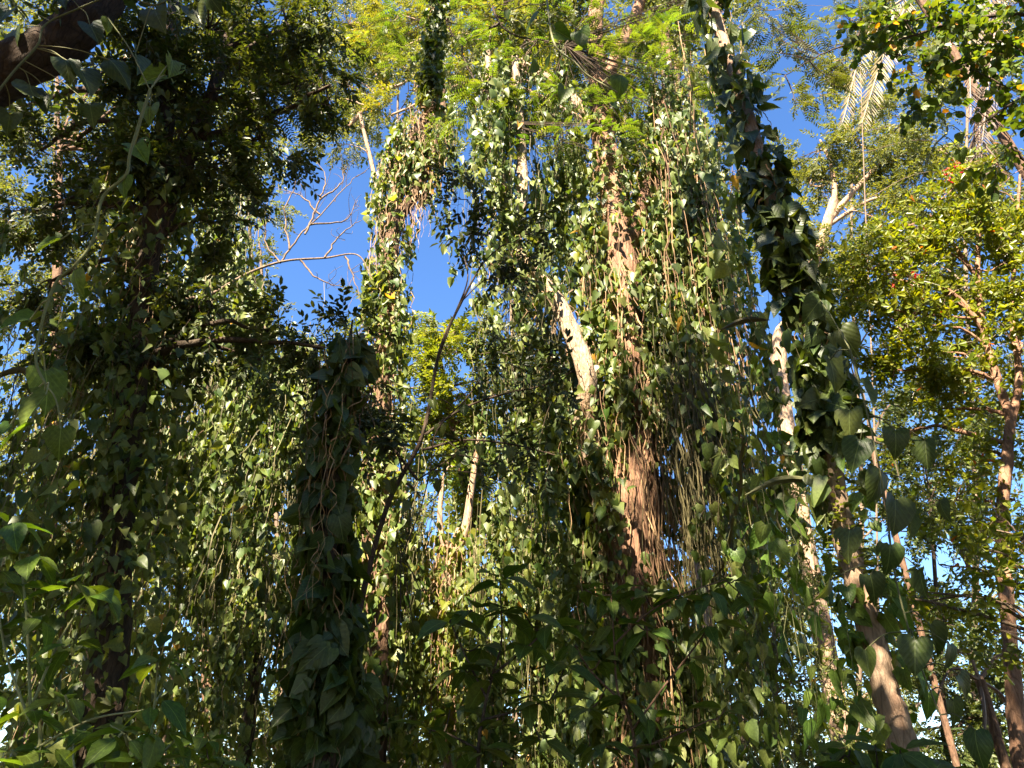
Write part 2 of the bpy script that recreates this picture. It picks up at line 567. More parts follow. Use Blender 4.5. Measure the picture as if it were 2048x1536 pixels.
def pinnate(leaf, n, ls, droop=0.25, wscale=0.8, tr=0.008, fwd=0.45):
    g = Geo()
    ys = np.linspace(0, 1, 6)
    g.tubes(np.stack([0 * ys, ys, -droop * ys ** 2], -1)[None], tr, tr * 0.3)
    u = np.repeat(np.linspace(0.16, 0.97, n), 2)
    sgn = np.tile([1.0, -1.0], n)
    prof = np.sin(np.pi * (0.12 + 0.80 * u)) ** 0.5
    d = np.stack([sgn, np.full(2 * n, fwd), np.full(2 * n, -0.22)], -1)
    T = np.stack([0 * u, u, -droop * u ** 2], -1)
    S = ls * prof
    R = frames(d, np.tile([0, 0, 1.0], (2 * n, 1))) * S[:, None, None]
    R[:, :, 0] *= wscale
    g.copies(leaf, R, T, np.zeros(2 * n))
    return np.vstack(g.v), np.vstack(g.f), np.vstack(g.c)


SPRAY_FINE = [spray(DIAMOND, 22, 0.23, s, 0.55, twig=False) for s in (1, 2, 3)]
SPRAY_MID = [spray(ELLIP, 11, 0.30, s, 0.4) for s in (4, 5, 6)]
SPRAY_ROS = [rosette(OBOV, 9, 0.42, 0.3, s) for s in (7, 8, 9)]
SPRAY_ROUND = [spray(ROUND, 8, 0.34, s, 0.45) for s in (11, 12)]
PIN = [pinnate(ELLIP, 8, 0.27, 0.25, 0.62), pinnate(ELLIP, 7, 0.27, 0.45, 0.66), pinnate(ELLIP, 9, 0.24, 0.15, 0.6)]
PALM = pinnate(DIAMOND, 46, 0.34, 0.75, 0.22, 0.012, 0.55)


def place(g, tpls, T, d, n, S, rnd=None):
    R = frames(d, n) * np.asarray(S)[:, None, None]
    rnd = rng.random(len(T)) if rnd is None else rnd
    k = rng.integers(0, len(tpls), len(T))
    for i, tp in enumerate(tpls):
        q = k == i
        g.copies(tp, R[q], T[q], rnd[q])


# ------------------------------------------------------------------ leaves as single objects
_leaf_cache = {}


def leaf_meshes(key, tpls, mat):
    k = (key, mat.name)
    if k not in _leaf_cache:
        out = []
        for tp in tpls:
            for ph in (0.0, 0.37, 0.71):
                g = Geo()
                c = tp[2].copy()
                c[:, 2] = np.mod(c[:, 2] + ph, 1)
                g.add(tp[0], tp[1], c)
                out.append(g.mesh("leaf", mat, None, True))
        _leaf_cache[k] = out
    return _leaf_cache[k]


def leaf_objects(root, name, meshes, T, R):
    base = np.array(root.location)
    for i in range(len(T)):
        o = bpy.data.objects.new(name, meshes[int(rng.integers(len(meshes)))])
        M = np.eye(4)
        M[:3, :3] = R[i]
        M[:3, 3] = T[i] - base
        o.matrix_basis = Matrix(M.tolist())
        o.parent = root
        col.objects.link(o)


def split_leaves(root, T, d, n, S, mat, hi_key, hi, lo, most=220, name="leaf", rest="foliage"):
    """the leaves that show largest become objects, the others one part"""
    R = frames(d, n) * np.asarray(S)[:, None, None]
    cam_p = np.array([0, 0, CAM_Z])
    # leaves on the near side show; those deep behind the column do not
    dist = np.linalg.norm(T - cam_p, axis=1)
    score = S / dist
    near = np.argsort(-score)[:most]
    leaf_objects(root, name, leaf_meshes(hi_key, hi, mat), T[near], R[near])
    mask = np.ones(len(T), bool)
    mask[near] = False
    g = Geo()
    idx = np.where(mask)[0]
    k = rng.integers(0, len(lo), len(idx))
    for i, tp in enumerate(lo):
        q = idx[k == i]
        g.copies(tp, R[q], T[q], rng.random(len(q)))
    part(rest, g, mat, root, True, True)


# ------------------------------------------------------------------ trees
def trunk_pts(pix, Y, ground=False):
    """pix: (px, py[, dY]) from the foot upwards"""
    pts = [P(p[0], p[1], Y + (p[2] if len(p) > 2 else 0)) for p in pix]
    if ground:
        b = pts[0].copy()
        pts = [np.array([b[0] + (b[0] - pts[1][0]) * 0.3, b[1], -0.15])] + pts
    return smooth_path(pts, 7)


def clump_points(c, R, n, k=None, squash=0.8):
    """points bunched round a few sub-centres in a ball"""
    k = k or max(4, int(n / 26))
    cen = rand_unit(k) * (rng.random(k) ** 0.45)[:, None]
    w = rng.random(k) + 0.25
    pick = rng.choice(k, n, p=w / w.sum())
    p = cen[pick] + rng.normal(size=(n, 3)) * 0.21
    p[:, 2] *= squash
    return c + p * R, p


DENS = 20.0


def crown_fill(g, clumps, tpls, slen, dens, droop=0.3, twigs=None):
    for (px, py, Y, rp, *ex) in clumps:
        c = P(px, py, Y)
        R = rp * M_PER_PX(py, Y)
        dd = ex[0] if ex else 1.0
        n = max(10, int(dens * dd * DENS * (R / slen) ** 2))
        T, p = clump_points(c, R, n)
        d = unit(p) * 0.7 + rand_unit(n) * 0.7 + np.array([0, 0, -droop])
        nn = np.array([0, 0, 1.0]) + rand_unit(n) * 0.55
        place(g, tpls, T, d, nn, slen * rng.uniform(0.65, 1.25, n))
        if twigs is not None:
            m = max(3, n // 14)
            q = T[rng.choice(n, m)]
            t = np.linspace(0, 1, 6)[None, :, None]
            paths = c * (1 - t) + q[:, None] * t
            paths = paths + np.sin(t * math.pi) * rng.normal(size=(m, 1, 3)) * R * 0.09 + rng.normal(size=(m, 6, 3)) * R * 0.018
            twigs.tubes(paths, R * 0.016 + 0.004, 0.004)


def tree(name, label, trunks, clumps, tpls, slen, dens, leafm, barkm, cat="tree", group=None, limbs=True, droop=0.3, sides=10, wob=0.10):
    """trunks: (pixels, Y, r_bottom, r_top, from_ground); clumps: (px, py, Y, radius px[, density])"""
    paths = []
    first = trunk_pts(trunks[0][0], trunks[0][1], trunks[0][4])
    root = thing(name, label, cat, (first[0][0], first[0][1], 0.0), group)
    for i, (pix, Y, r0, r1, gr) in enumerate(trunks):
        pts = first if i == 0 else trunk_pts(pix, Y, gr)
        rad = np.linspace(r0, r1, len(pts))
        g = Geo()
        jit = rng.normal(size=pts.shape) * rad[:, None] * 0.035
        g.tube(pts + jit, rad, sides, wob)
        part("trunk" if i == 0 or gr else "limb", g, barkm, root, True)
        paths.append((pts, rad))
    allp = np.vstack([p for p, _ in paths])
    allr = np.concatenate([r for _, r in paths])
    if limbs:
        for (px, py, Y, rp, *ex) in clumps:
            c = P(px, py, Y)
            dist = np.linalg.norm(allp - c, axis=1) + np.maximum(0, allp[:, 2] - c[2] + 0.3) * 1.5
            k = int(np.argmin(dist))
            a = allp[k]
            L = np.linalg.norm(c - a)
            if L < 0.25:
                continue
            mid = a * 0.5 + c * 0.5 + np.array([0, 0, 0.12 * L]) + rng.normal(size=3) * 0.06 * L
            pts = smooth_path([a, mid + rng.normal(size=3) * 0.03 * L, c], 6)
            r = min(allr[k] * 0.6, 0.02 + 0.018 * L)
            g = Geo()
            g.tube(pts + rng.normal(size=pts.shape) * r * 0.25, np.linspace(r, r * 0.35, len(pts)), 6, 0.08)
            part("limb", g, barkm, root, True)
    g, tw = Geo(), Geo()
    crown_fill(g, clumps, tpls, slen, dens, droop, tw)
    part("crown", g, leafm, root, False, True)
    part("twigs", tw, barkm, root, False, True)
    return root, paths


# ------------------------------------------------------------------ climbing and hanging vines
def hang(starts, lens, m=12, sway=0.05, pull=None):
    sway = sway * 1.7
    """strands hanging from start points"""
    starts = np.asarray(starts, float)
    n = len(starts)
    t = np.linspace(0, 1, m)
    p = np.repeat(starts[:, None], m, 1)
    p[:, :, 2] -= lens[:, None] * t
    w = np.cumsum(rng.normal(size=(n, m, 2)) * sway * np.sqrt(lens / m)[:, None, None], 1)
    w -= w[:, :1]
    p[:, :, :2] += w * 0.7 + 0.3 * np.sin(t[None, :, None] * rng.uniform(4, 26, (n, 1, 1)) + rng.uniform(0, 6, (n, 1, 2))) * sway * 1.2
    p[:, :, 2] = np.maximum(p[:, :, 2], 0.05)
    return p


_K = np.random.default_rng(5).normal(size=(7, 3)) * np.array([1, 1, 0.75])
_PH = np.random.default_rng(6).uniform(0, 6.28, 7)


def lumps(T, f=2.3, thr=-0.25):
    """vines grow in tufts: True where leaves gather"""
    v = np.sin(T @ (_K.T * f) + _PH).mean(1) * 2.2 + np.sin(T @ (_K.T * f * 0.4) + _PH[::-1]).mean(1) * 1.6
    return v + 0.5 * rng.normal(size=len(T)) > thr


def strand_leaves(paths, lens, spacing, size, out=None):
    """leaf positions, tips, faces and sizes along strands"""
    n, m, _ = paths.shape
    cnt = np.maximum(3, (lens / (spacing * 0.315)).astype(int))
    who = np.repeat(np.arange(n), cnt)
    u = rng.random(len(who)) ** 0.9 * (m - 1.001)
    i = u.astype(int)
    f = (u - i)[:, None]
    T = paths[who, i] * (1 - f) + paths[who, i + 1] * f
    ok = lumps(T, 2.6, -0.22)
    T, who = T[ok], who[ok]
    k = len(T)
    h = rng.normal(size=(k, 3))
    h[:, 2] = 0
    h = unit(h)
    o = h if out is None else unit(h * 0.8 + out[who])
    face = unit(o * 0.55 + SUN * 0.3 + rand_unit(k) * 0.9)
    d = np.array([0, 0, -1.2]) + o * 0.35 + rand_unit(k) * 0.65
    S = size * 0.76 * (0.26 + 1.05 * rng.random(k) ** 1.8)
    T = T + o * (S * 0.35)[:, None]
    return T, d, face, S


def axis_at(pts, u):
    u = np.clip(u, 0, 1) * (len(pts) - 1.001)
    i = u.astype(int)
    f = (u - i)[:, None]
    return pts[i] * (1 - f) + pts[i + 1] * f


def column_vine(name, label, axis, r_in, r_out, n_str, len_rng, spacing, size, n_roots=0, leafm=None, most=200, group=None, u_rng=(0, 1), clad=0, clad_size=None, clad_thr=-0.9, clear=0.0, taper=0.0, sway=0.05, root_r=0.010, root_len=None, rootm=None, hi=True):
    """a vine wrapped round and hanging off an axis; axis runs upwards"""
    leafm = leafm or M_VINE
    rootm = rootm or M_ROOT
    a = rng.uniform(0, 2 * math.pi, n_str)
    a = np.where(rng.random(n_str) < 0.6, np.round(a * 1.6) / 1.6 + rng.normal(size=n_str) * 0.12, a)
    if clear:
        hide = (np.abs(np.mod(a + math.pi / 2 + math.pi, 2 * math.pi) - math.pi) < 0.75) & (rng.random(n_str) < clear)
        a = np.where(hide, a + rng.choice([-1.3, 1.3], n_str), a)
    u = rng.uniform(u_rng[0], u_rng[1], n_str)
    o = np.stack([np.cos(a), np.sin(a), 0 * a], -1)
    r = r_in + (r_out - r_in) * rng.random(n_str) ** 1.2
    st = axis_at(axis, u) + o * r[:, None]
    lens = rng.uniform(len_rng[0], len_rng[1], n_str) * (0.6 + 0.4 * rng.random(n_str))
    lens = np.minimum(lens, st[:, 2] - 0.2)
    base = axis[0]
    root = thing(name, label, "vine", (base[0], base[1], 0.0), group)
    paths = hang(st, np.maximum(lens, 0.3), 9, sway)
    g = Geo()
    g.tubes(paths, 0.6 * root_r * rng.uniform(0.6, 1.4, n_str), root_r * 0.25)
    T, d, f, S = strand_leaves(paths, np.maximum(lens, 0.3), spacing, size, o)
    if clad:
        clad = int(clad * 1.7)
        uc = rng.uniform(u_rng[0], u_rng[1], clad)
        ac = rng.uniform(0, 2 * math.pi, clad)
        if clear:
            hide = (np.abs(np.mod(ac + math.pi / 2 + math.pi, 2 * math.pi) - math.pi) < 0.75) & (rng.random(clad) < clear)
            ac = np.where(hide, ac + rng.choice([-1.3, 1.3], clad), ac)
        oc = np.stack([np.cos(ac), np.sin(ac), 0 * ac], -1)
        rc = r_in + (r_out - r_in) * rng.random(clad) * (0.55 + 0.45 * np.sin(uc * 23 + ac * 2) ** 2)
        rc = rc * (1 - taper * np.clip((uc - u_rng[0]) / (u_rng[1] - u_rng[0]), 0, 1) ** 1.5)
        keep = rng.random(clad) > taper * 0.8 * ((uc - u_rng[0]) / (u_rng[1] - u_rng[0])) ** 2
        uc, oc, rc = uc[keep], oc[keep], rc[keep]
        Tc = axis_at(axis, uc) + oc * rc[:, None]
        ok = lumps(Tc, 2.6, clad_thr)
        Tc, oc, clad = Tc[ok], oc[ok], int(ok.sum())
        dc = np.array([0, 0, -0.9]) + oc * 0.4 + rand_unit(clad) * 0.75
        fc = unit(oc * 0.6 + SUN * 0.25 + np.array([0, 0, 0.3]) + rand_unit(clad) * 0.85)
        Sc = (clad_size or size) * (0.35 + 0.8 * rng.random(clad) ** 1.2)
        T, d, f, S = np.vstack([T, Tc]), np.vstack([d, dc]), np.vstack([f, fc]), np.concatenate([S, Sc])
    if n_roots:
        a = rng.uniform(0, 2 * math.pi, n_roots)
        # roots come in bundles
        a = np.round(a * 2.2) / 2.2 + rng.normal(size=n_roots) * 0.10
        ur = rng.uniform(u_rng[0], u_rng[1], n_roots)
        o2 = np.stack([np.cos(a), np.sin(a), 0 * a], -1)
        rr = r_in + (r_out - r_in) * 0.55 * rng.random(n_roots)
        s2 = axis_at(axis, ur) + o2 * rr[:, None]
        rl = root_len or len_rng
        l2 = np.maximum(0.4, np.minimum(rng.uniform(rl[0], rl[1], n_roots), s2[:, 2] - 0.1))
        g.tubes(hang(s2, l2, 24, sway * 1.1), root_r * rng.uniform(0.5, 1.6, n_roots) ** 1.3, root_r * 0.4)
    part("hanging_stems", g, rootm, root, False, True)
    ok = T[:, 2] > 0.15
    split_leaves(root, T[ok], d[ok], f[ok], S[ok], leafm, "heart" if hi else "heartlo", HEARTS_HI if hi else HEARTS_LO, HEARTS_LO, most)
    return root


def curtain(name, label, line, Y, n_str, len_rng, spacing, size, leafm=None, depth=1.0, most=160, roots=0, sway=0.05, group=None, root_r=0.008, rootm=None, cols=9, jx=0.30):
    """vines hanging from a line of pixels (a limb of the canopy)"""
    pts = smooth_path([P(p[0], p[1], Y + (p[2] if len(p) > 2 else 0)) for p in line], 8)
    u = rng.random(n_str)
    u = np.clip(np.round(u * cols) / cols + rng.normal(size=n_str) * 0.04, 0, 1)
    st = axis_at(pts, u) + rng.normal(size=(n_str, 3)) * np.array([jx, depth * 0.55, 0.85])
    lens = rng.uniform(len_rng[0], len_rng[1], n_str)
    lens = np.maximum(0.4, np.minimum(lens, st[:, 2] - 0.3))
    root = thing(name, label, "vine", pts[len(pts) // 2], group)
    paths = hang(st, lens, 10, sway)
    g = Geo()
    g.tube(pts, 0.004 + 0.035 * np.sin(np.linspace(0, math.pi, len(pts))), 7, 0.1)
    g.tubes(paths, 0.6 * root_r * rng.uniform(0.6, 1.5, n_str), root_r * 0.25)
    if roots:
        s2 = axis_at(pts, np.clip(np.round(rng.random(roots) * 6) / 6 + rng.normal(size=roots) * 0.03, 0, 1)) + rng.normal(size=(roots, 3)) * np.array([0.12, depth * 0.25, 0.25])
        l2 = np.maximum(0.4, np.minimum(rng.uniform(len_rng[0], len_rng[1], roots) * 0.9, s2[:, 2] - 0.2))
        g.tubes(hang(s2, l2, 24, sway * 1.0), root_r * rng.uniform(0.5, 1.6, roots) ** 1.3, root_r * 0.4)
    k = max(4, n_str // 9)
    ia, ib = rng.integers(0, n_str, k), rng.integers(0, n_str, k)
    t = np.linspace(0, 1, 14)[None, :, None]
    a, b = paths[ia, 2], paths[ib, rng.integers(3, 8, k)]
    lo = a[:, None] * (1 - t) + b[:, None] * t + rng.normal(size=(k, 14, 3)) * 0.025
    lo[:, :, 2] -= (np.sin(t * math.pi) * rng.uniform(0.3, 1.6, (k, 1, 1)))[:, :, 0]
    g.tubes(lo, root_r * rng.uniform(0.4, 2.4, k), root_r * 0.5)
    part("hanging_stems", g, rootm or M_VINESTEM, root, False, True)
    T, d, f, S = strand_leaves(paths, lens, spacing, size)
    split_leaves(root, T, d, f, S, leafm or M_VINE, "heartmid", HEARTS_MID, HEARTS_LO, most)
    return root


# ================================================================== THE SETTING
me = bpy.data.meshes.new("ground")
gv, gf, nn_ = [], [], 60
for i in range(nn_ + 1):
    for j in range(nn_ + 1):
        x, y = -300 + 600 * j / nn_, -250 + 650 * i / nn_
        gv.append((x, y, 0.12 * math.sin(x * 0.11) * math.sin(y * 0.13) - 0.12))
for i in range(nn_):
    for j in range(nn_):
        a = i * (nn_ + 1) + j
        gf.append((a, a + 1, a + nn_ + 2, a + nn_ + 1))
me.from_pydata(gv, [], gf)
me.materials.append(soil_mat())
ground = bpy.data.objects.new("ground", me)
ground["kind"] = "structure"
col.objects.link(ground)

# ================================================================== DISTANT TREES
DENS = 46.0
FINE, MID, ROS = SPRAY_FINE, SPRAY_MID, SPRAY_ROS
BG = "background trees behind the hanging vines"
tree("background_tree", "fine-leaved tree with pale forked limbs behind the dark vine-clad trunk at upper right",
     [([(1560, 760), (1600, 620), (1640, 490), (1668, 400)], 24, 0.34, 0.2, True), ([(1640, 480), (1668, 400), (1662, 330), (1640, 280)], 24, 0.16, 0.05, False),
      ([(1650, 450), (1705, 385), (1760, 330), (1830, 300)], 24, 0.15, 0.05, False), ([(1650, 455), (1740, 400), (1800, 395)], 24, 0.1, 0.04, False)],
     [(1640, 300, 24, 62), (1720, 290, 24, 66), (1790, 320, 24, 62), (1690, 350, 24.5, 50, .6), (1620, 370, 24.5, 46, .7), (1840, 380, 24, 60), (1760, 440, 24, 54), (1680, 500, 24, 56), (1880, 300, 24, 60), (1900, 450, 25, 70), (1620, 560, 25, 40, .7)],
     FINE, 0.75, 0.95, M_FAR, M_BARK, group=BG)
tree("background_tree", "airy tree with small rounded leaf clumps against open blue sky at upper left",
     [([(760, 1000), (765, 700), (762, 430), (720, 230)], 22, 0.22, 0.07, True), ([(690, 260), (760, 185), (800, 170), (830, 150)], 22, 0.09, 0.05, False)],
     [(655, 250, 22, 44, .8), (700, 290, 22, 40, .7), (720, 220, 22, 46), (690, 160, 22, 50), (660, 200, 22.5, 40), (740, 120, 22, 60), (700, 50, 22, 60), (640, 60, 22, 55), (770, 40, 22, 55), (610, 140, 22.5, 50)],
     FINE, 0.6, 0.8, M_FAR, M_BARK, group=BG)
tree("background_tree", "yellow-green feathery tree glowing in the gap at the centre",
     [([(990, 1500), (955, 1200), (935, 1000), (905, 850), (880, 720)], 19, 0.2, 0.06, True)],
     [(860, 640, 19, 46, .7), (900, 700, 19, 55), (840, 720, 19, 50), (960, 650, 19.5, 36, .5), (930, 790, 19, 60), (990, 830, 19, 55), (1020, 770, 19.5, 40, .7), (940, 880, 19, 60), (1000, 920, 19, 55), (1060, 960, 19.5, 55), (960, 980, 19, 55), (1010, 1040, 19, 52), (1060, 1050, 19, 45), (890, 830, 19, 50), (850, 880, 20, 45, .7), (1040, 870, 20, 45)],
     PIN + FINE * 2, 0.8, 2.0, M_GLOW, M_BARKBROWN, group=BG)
tree("background_tree", "yellowing tree behind the hanging vines at lower left",
     [([(420, 1560), (410, 1300), (400, 1100), (390, 980)], 21, 0.2, 0.08, True)],
     [(400, 1050, 21, 66), (340, 1100, 21, 50, .8), (430, 980, 21, 50), (470, 1080, 21, 55), (410, 1150, 21, 60), (350, 1190, 21, 45, .7), (470, 1180, 21, 45, .7), (310, 1020, 21.5, 50), (530, 1010, 21.5, 50), (530, 900, 22, 55), (350, 900, 22, 55), (300, 830, 22, 55)],
     FINE, 0.6, 0.85, M_FARYEL, M_BARKBROWN, group=BG)
tree("background_tree", "pale fine-leaved tree low at left near the small sky gap",
     [([(300, 1600), (330, 1450), (345, 1340)], 26, 0.22, 0.08, True)],
     [(345, 1330, 26, 50, .6), (280, 1290, 26, 45, .5), (420, 1290, 26, 45, .5), (300, 1400, 26, 60), (400, 1420, 26, 60), (230, 1380, 26, 60), (480, 1400, 26, 60), (350, 1480, 26, 60), (250, 1490, 26, 60), (450, 1500, 26, 60), (150, 1450, 26, 65), (560, 1460, 26, 55)],
     FINE, 0.7, 0.55, M_FAR, M_TWIG, group=BG)
tree("background_tree", "small-leaved sunlit tree filling the lower centre left",
     [([(830, 1600), (825, 1400), (810, 1150)], 22, 0.2, 0.07, True)],
     [(800, 1120, 22, 52), (850, 1060, 22, 52), (770, 1200, 22, 50, .7), (850, 1180, 22, 55), (820, 1280, 22, 45, .7), (760, 1330, 22, 45, .5), (880, 1330, 22, 60), (800, 1400, 22, 55), (740, 1450, 22, 50), (860, 1450, 22, 60), (930, 1420, 22, 60), (940, 1150, 22.5, 55), (790, 1510, 22, 60), (920, 1510, 22, 60), (780, 1000, 22.5, 45, .7)],
     FINE, 0.6, 1.0, M_FAR, M_TWIG, group=BG)
tree("background_tree", "leafy tree seen through the vines left of the dark trunk at lower right",
     [([(1560, 1600), (1550, 1350), (1545, 1100)], 20, 0.1, 0.05, True)],
     [(1560, 960, 20, 45), (1530, 1000, 20, 55), (1600, 1010, 20, 55), (1490, 1060, 20.5, 50), (1560, 1080, 20, 60), (1620, 1120, 20, 55), (1540, 1180, 20, 60), (1610, 1230, 20, 55), (1500, 1270, 20, 55), (1580, 1320, 20, 60), (1640, 1360, 20, 55), (1520, 1400, 20, 60), (1600, 1450, 20, 60), (1670, 1490, 20, 60), (1480, 1480, 20, 60), (1550, 1520, 20, 60)],
     FINE, 0.6, 0.95, M_FAR, M_TWIG, group=BG)
tree("background_tree", "dense tree behind the central hanging roots, between the roots and the leaning trunk",
     [([(1120, 1600), (1110, 1300), (1100, 900), (1110, 600)], 21, 0.24, 0.08, True)],
     [(1130, 500, 21, 40, .6), (1180, 560, 21, 45, .7), (1090, 700, 21, 45, .6), (1140, 800, 21, 50, .7), (1090, 880, 21, 55, .8), (1130, 960, 21, 60), (1080, 1180, 21, 50, .8), (1140, 1120, 21, 55), (1130, 1230, 21, 55, .8), (1080, 1330, 21, 50, .7), (1150, 1350, 21, 55), (1060, 1450, 21, 50), (1130, 1470, 21, 60), (1200, 1430, 21, 60), (1420, 1200, 21, 60), (1420, 1330, 21, 60), (1400, 1450, 21, 60), (1340, 1400, 21, 60), (1450, 1050, 21, 45, .7), (1430, 640, 21, 30, .5)],
     FINE, 0.65, 0.85, M_FAR, M_TWIG, group=BG)
tree("background_tree", "tall canopy tree whose sunlit fine leaves fill the top between centre and right",
     [([(1420, 1600), (1390, 900), (1370, 400), (1350, 100)], 18, 0.3, 0.1, True)],
     [(1320, 60, 18, 60), (1390, 40, 18, 60), (1400, 150, 18, 55), (1350, 230, 18, 55), (1420, 300, 18, 50), (1300, 330, 18, 45), (1410, 390, 18, 45), (1260, 260, 18.5, 55), (1500, 400, 19, 40, .7)],
     FINE, 0.55, 1.0, M_FAR, M_BARK, group=BG)
tree("background_tree", "wide canopy tree with yellow-green leaves across the top left of centre",
     [([(1270, 1600), (1262, 900), (1240, 420), (1150, 200), (960, 90), (860, 50)], 17, 0.3, 0.09, True)],
     [(800, 30, 17, 60), (780, 110, 17, 55), (830, 180, 17, 50, .8), (940, 60, 17, 60), (1010, 30, 17, 60), (960, 150, 17, 50), (1080, 40, 17, 60), (1150, 50, 17, 60), (1040, 130, 17.5, 50), (1130, 150, 17, 55), (860, 60, 17.5, 60), (780, 230, 17, 45, .7)],
     FINE, 0.55, 1.0, M_FARYEL, M_BARK, group=BG)
tree("background_tree", "thin sunlit tree behind the vine-draped column left of centre",
     [([(570, 1600), (560, 1200), (540, 800), (520, 500)], 20, 0.1, 0.05, True)],
     [(520, 420, 20, 45, .7), (500, 520, 20, 50, .8), (540, 640, 20, 50, .7), (480, 640, 20.5, 55), (560, 760, 20, 55), (500, 800, 20.5, 55), (640, 720, 20, 45, .7), (620, 820, 20, 50), (560, 860, 20, 45), (700, 760, 20.5, 45), (720, 900, 20.5, 50, .8)],
     FINE, 0.55, 0.95, M_FAR, M_TWIG, group=BG)
tree("background_tree", "broad tree far behind the left dark foliage with sky showing through",
     [([(60, 1600), (90, 1200), (110, 700), (120, 300)], 18, 0.32, 0.1, True)],
     [(60, 60, 18, 60, .6), (150, 220, 18, 60, .6), (60, 280, 18, 65, .8), (220, 150, 18, 60, .6), (40, 420, 18, 60, .8), (120, 520, 18, 65, .8), (40, 600, 18, 60, .8), (60, 720, 18, 65), (160, 640, 18, 60), (150, 780, 18, 65), (60, 880, 18, 70), (180, 930, 18, 70), (60, 1050, 18, 75), (180, 1100, 18, 70), (230, 400, 18.5, 60, .8), (290, 260, 18, 60, .6), (330, 100, 18, 60, .6), (430, 60, 18, 60, .6), (400, 220, 18.5, 60, .7), (250, 1230, 18, 60, .8)],
     FINE, 0.6, 0.85, M_FAR, M_BARKBROWN, group=BG)
tree("background_tree", "dark small-leaved tree behind the right-hand pale trunk, sky speckled through it",
     [([(1900, 1600), (1880, 1300), (1860, 1000)], 18, 0.09, 0.04, True)],
     [(1840, 760, 18, 60, .6), (1790, 880, 18, 60, .6), (1870, 900, 18, 60, .6), (1940, 840, 18, 65, .7), (1850, 1010, 18, 65, .7), (1930, 1000, 18, 65, .7), (1780, 1060, 18, 55, .7), (1830, 1170, 18, 60, .6), (1900, 1250, 18, 65, .6), (1960, 1180, 18, 60, .6), (1790, 1280, 18, 50, .5), (1860, 1360, 18, 65, .6), (1960, 1330, 18, 65, .7), (1900, 1470, 18, 65, .9), (1820, 1500, 18, 60, .7), (2000, 1450, 18, 60, .9)],
     FINE, 0.55, 1.8, M_DARKFINE, M_BARKDARK, group=BG)

for k, (x0, lab, mt) in enumerate(((120, "low distant grove tree at the bottom left behind the bright shrub", M_FAR), (560, "low distant tree behind the dark leafy column", M_FARYEL), (1000, "low distant tree behind the bottom centre sapling", M_FAR), (1420, "low distant tree behind the sapling with reddish stems", M_FARYEL), (1800, "low distant tree in the bottom right behind the pale trunk", M_FAR))):
    tree("background_tree", lab, [([(x0, 1545), (x0 + 10, 1460), (x0 - 5, 1380)], 34, 0.25, 0.08, True)],
         [(x0 + dx, 1400 + dy, 34 + abs(dx) * .01, 60, .42) for dx, dy in ((-190, 60), (-100, 20), (0, -20), (100, 20), (200, 50), (-150, 120), (-50, 110), (60, 110), (160, 120), (-210, 160), (220, 160), (0, 60))], FINE, 1.1, 0.8, mt, M_TWIG, group=BG)
tree("background_tree", "fine-leaved tree filling the top right between the dark trunk and the palm",
     [([(1760, 1600), (1750, 900), (1730, 400), (1720, 120)], 16, 0.03, 0.015, True)],
     [(1700, 40, 16, 50, .8), (1680, 120, 16, 55, .9), (1740, 180, 16, 55, .9), (1640, 190, 16, 36, .8), (1560, 90, 16, 40, .9), (1530, 20, 16, 45, .9), (1800, 250, 16, 55, .8), (1880, 220, 16, 55, .8), (1960, 300, 16, 55, .8), (2020, 380, 16, 55, .8), (1900, 100, 16, 60, .8), (2000, 120, 16, 60, .8), (1800, 30, 16, 60, .9)],
     FINE, 0.5, 0.8, M_FAR, M_TWIG, group=BG)
GAPS = [(630, 450, 105, 180), (885, 520, 95, 140), (1085, 395, 60, 70), (1570, 700, 60, 150), (1597, 240, 45, 70), (1620, 30, 70, 60), (435, 910, 45, 60), (710, 190, 40, 90), (340, 1300, 70, 60), (780, 1390, 50, 60), (1040, 1390, 40, 50), (1480, 900, 50, 70), (1380, 980, 40, 60), (1500, 760, 40, 120), (1150, 640, 30, 60), (1010, 640, 40, 50), (1930, 250, 60, 80), (1850, 1130, 50, 50)]
BACK = [("far backdrop tree behind the left edge foliage", M_FAR), ("far backdrop tree behind the winding pale stem at left", M_FARYEL), ("far backdrop tree behind the dark column at lower left of centre", M_FAR), ("far backdrop tree between the sky gaps left of centre", M_FAR), ("far backdrop tree behind the leaning trunk at centre", M_GLOW), ("far backdrop tree behind the tall central trunk", M_FAR), ("far backdrop tree right of the hanging root bundles", M_FAR), ("far backdrop tree behind the pale trunk at right", M_FARYEL), ("far backdrop tree behind the twisting trunk at the right edge", M_FAR)]
for k, (lab, mt) in enumerate(BACK):
    x0 = 115 + 228 * k
    Yk = 27 + 4 * math.sin(k * 2.1)
    cl = []
    for gy in range(16):
        for gx in range(3):
            px, py = x0 + (gx - 1) * 78 + rng.uniform(-22, 22), 20 + gy * 98 + rng.uniform(-30, 30)
            if any(((px - a) / (c + 42)) ** 2 + ((py - b) / (d + 42)) ** 2 < 1 for a, b, c, d in GAPS):
                continue
            cl.append((px, py, Yk + rng.uniform(-2.5, 2.5), rng.uniform(46, 66), rng.uniform(.6, 1.0) * (0.6 if py > 1000 else 1.0)))
    tree("background_tree", lab, [([(x0, 1545), (x0 + 12, 1000), (x0 - (70 if k == 2 else 8), 500), (x0 - (70 if k == 2 else 0), 60)], Yk, 0.14, 0.05, True)], cl, FINE, 1.0, 0.46, mt, M_TWIG, group=BG)
DENS = 20.0
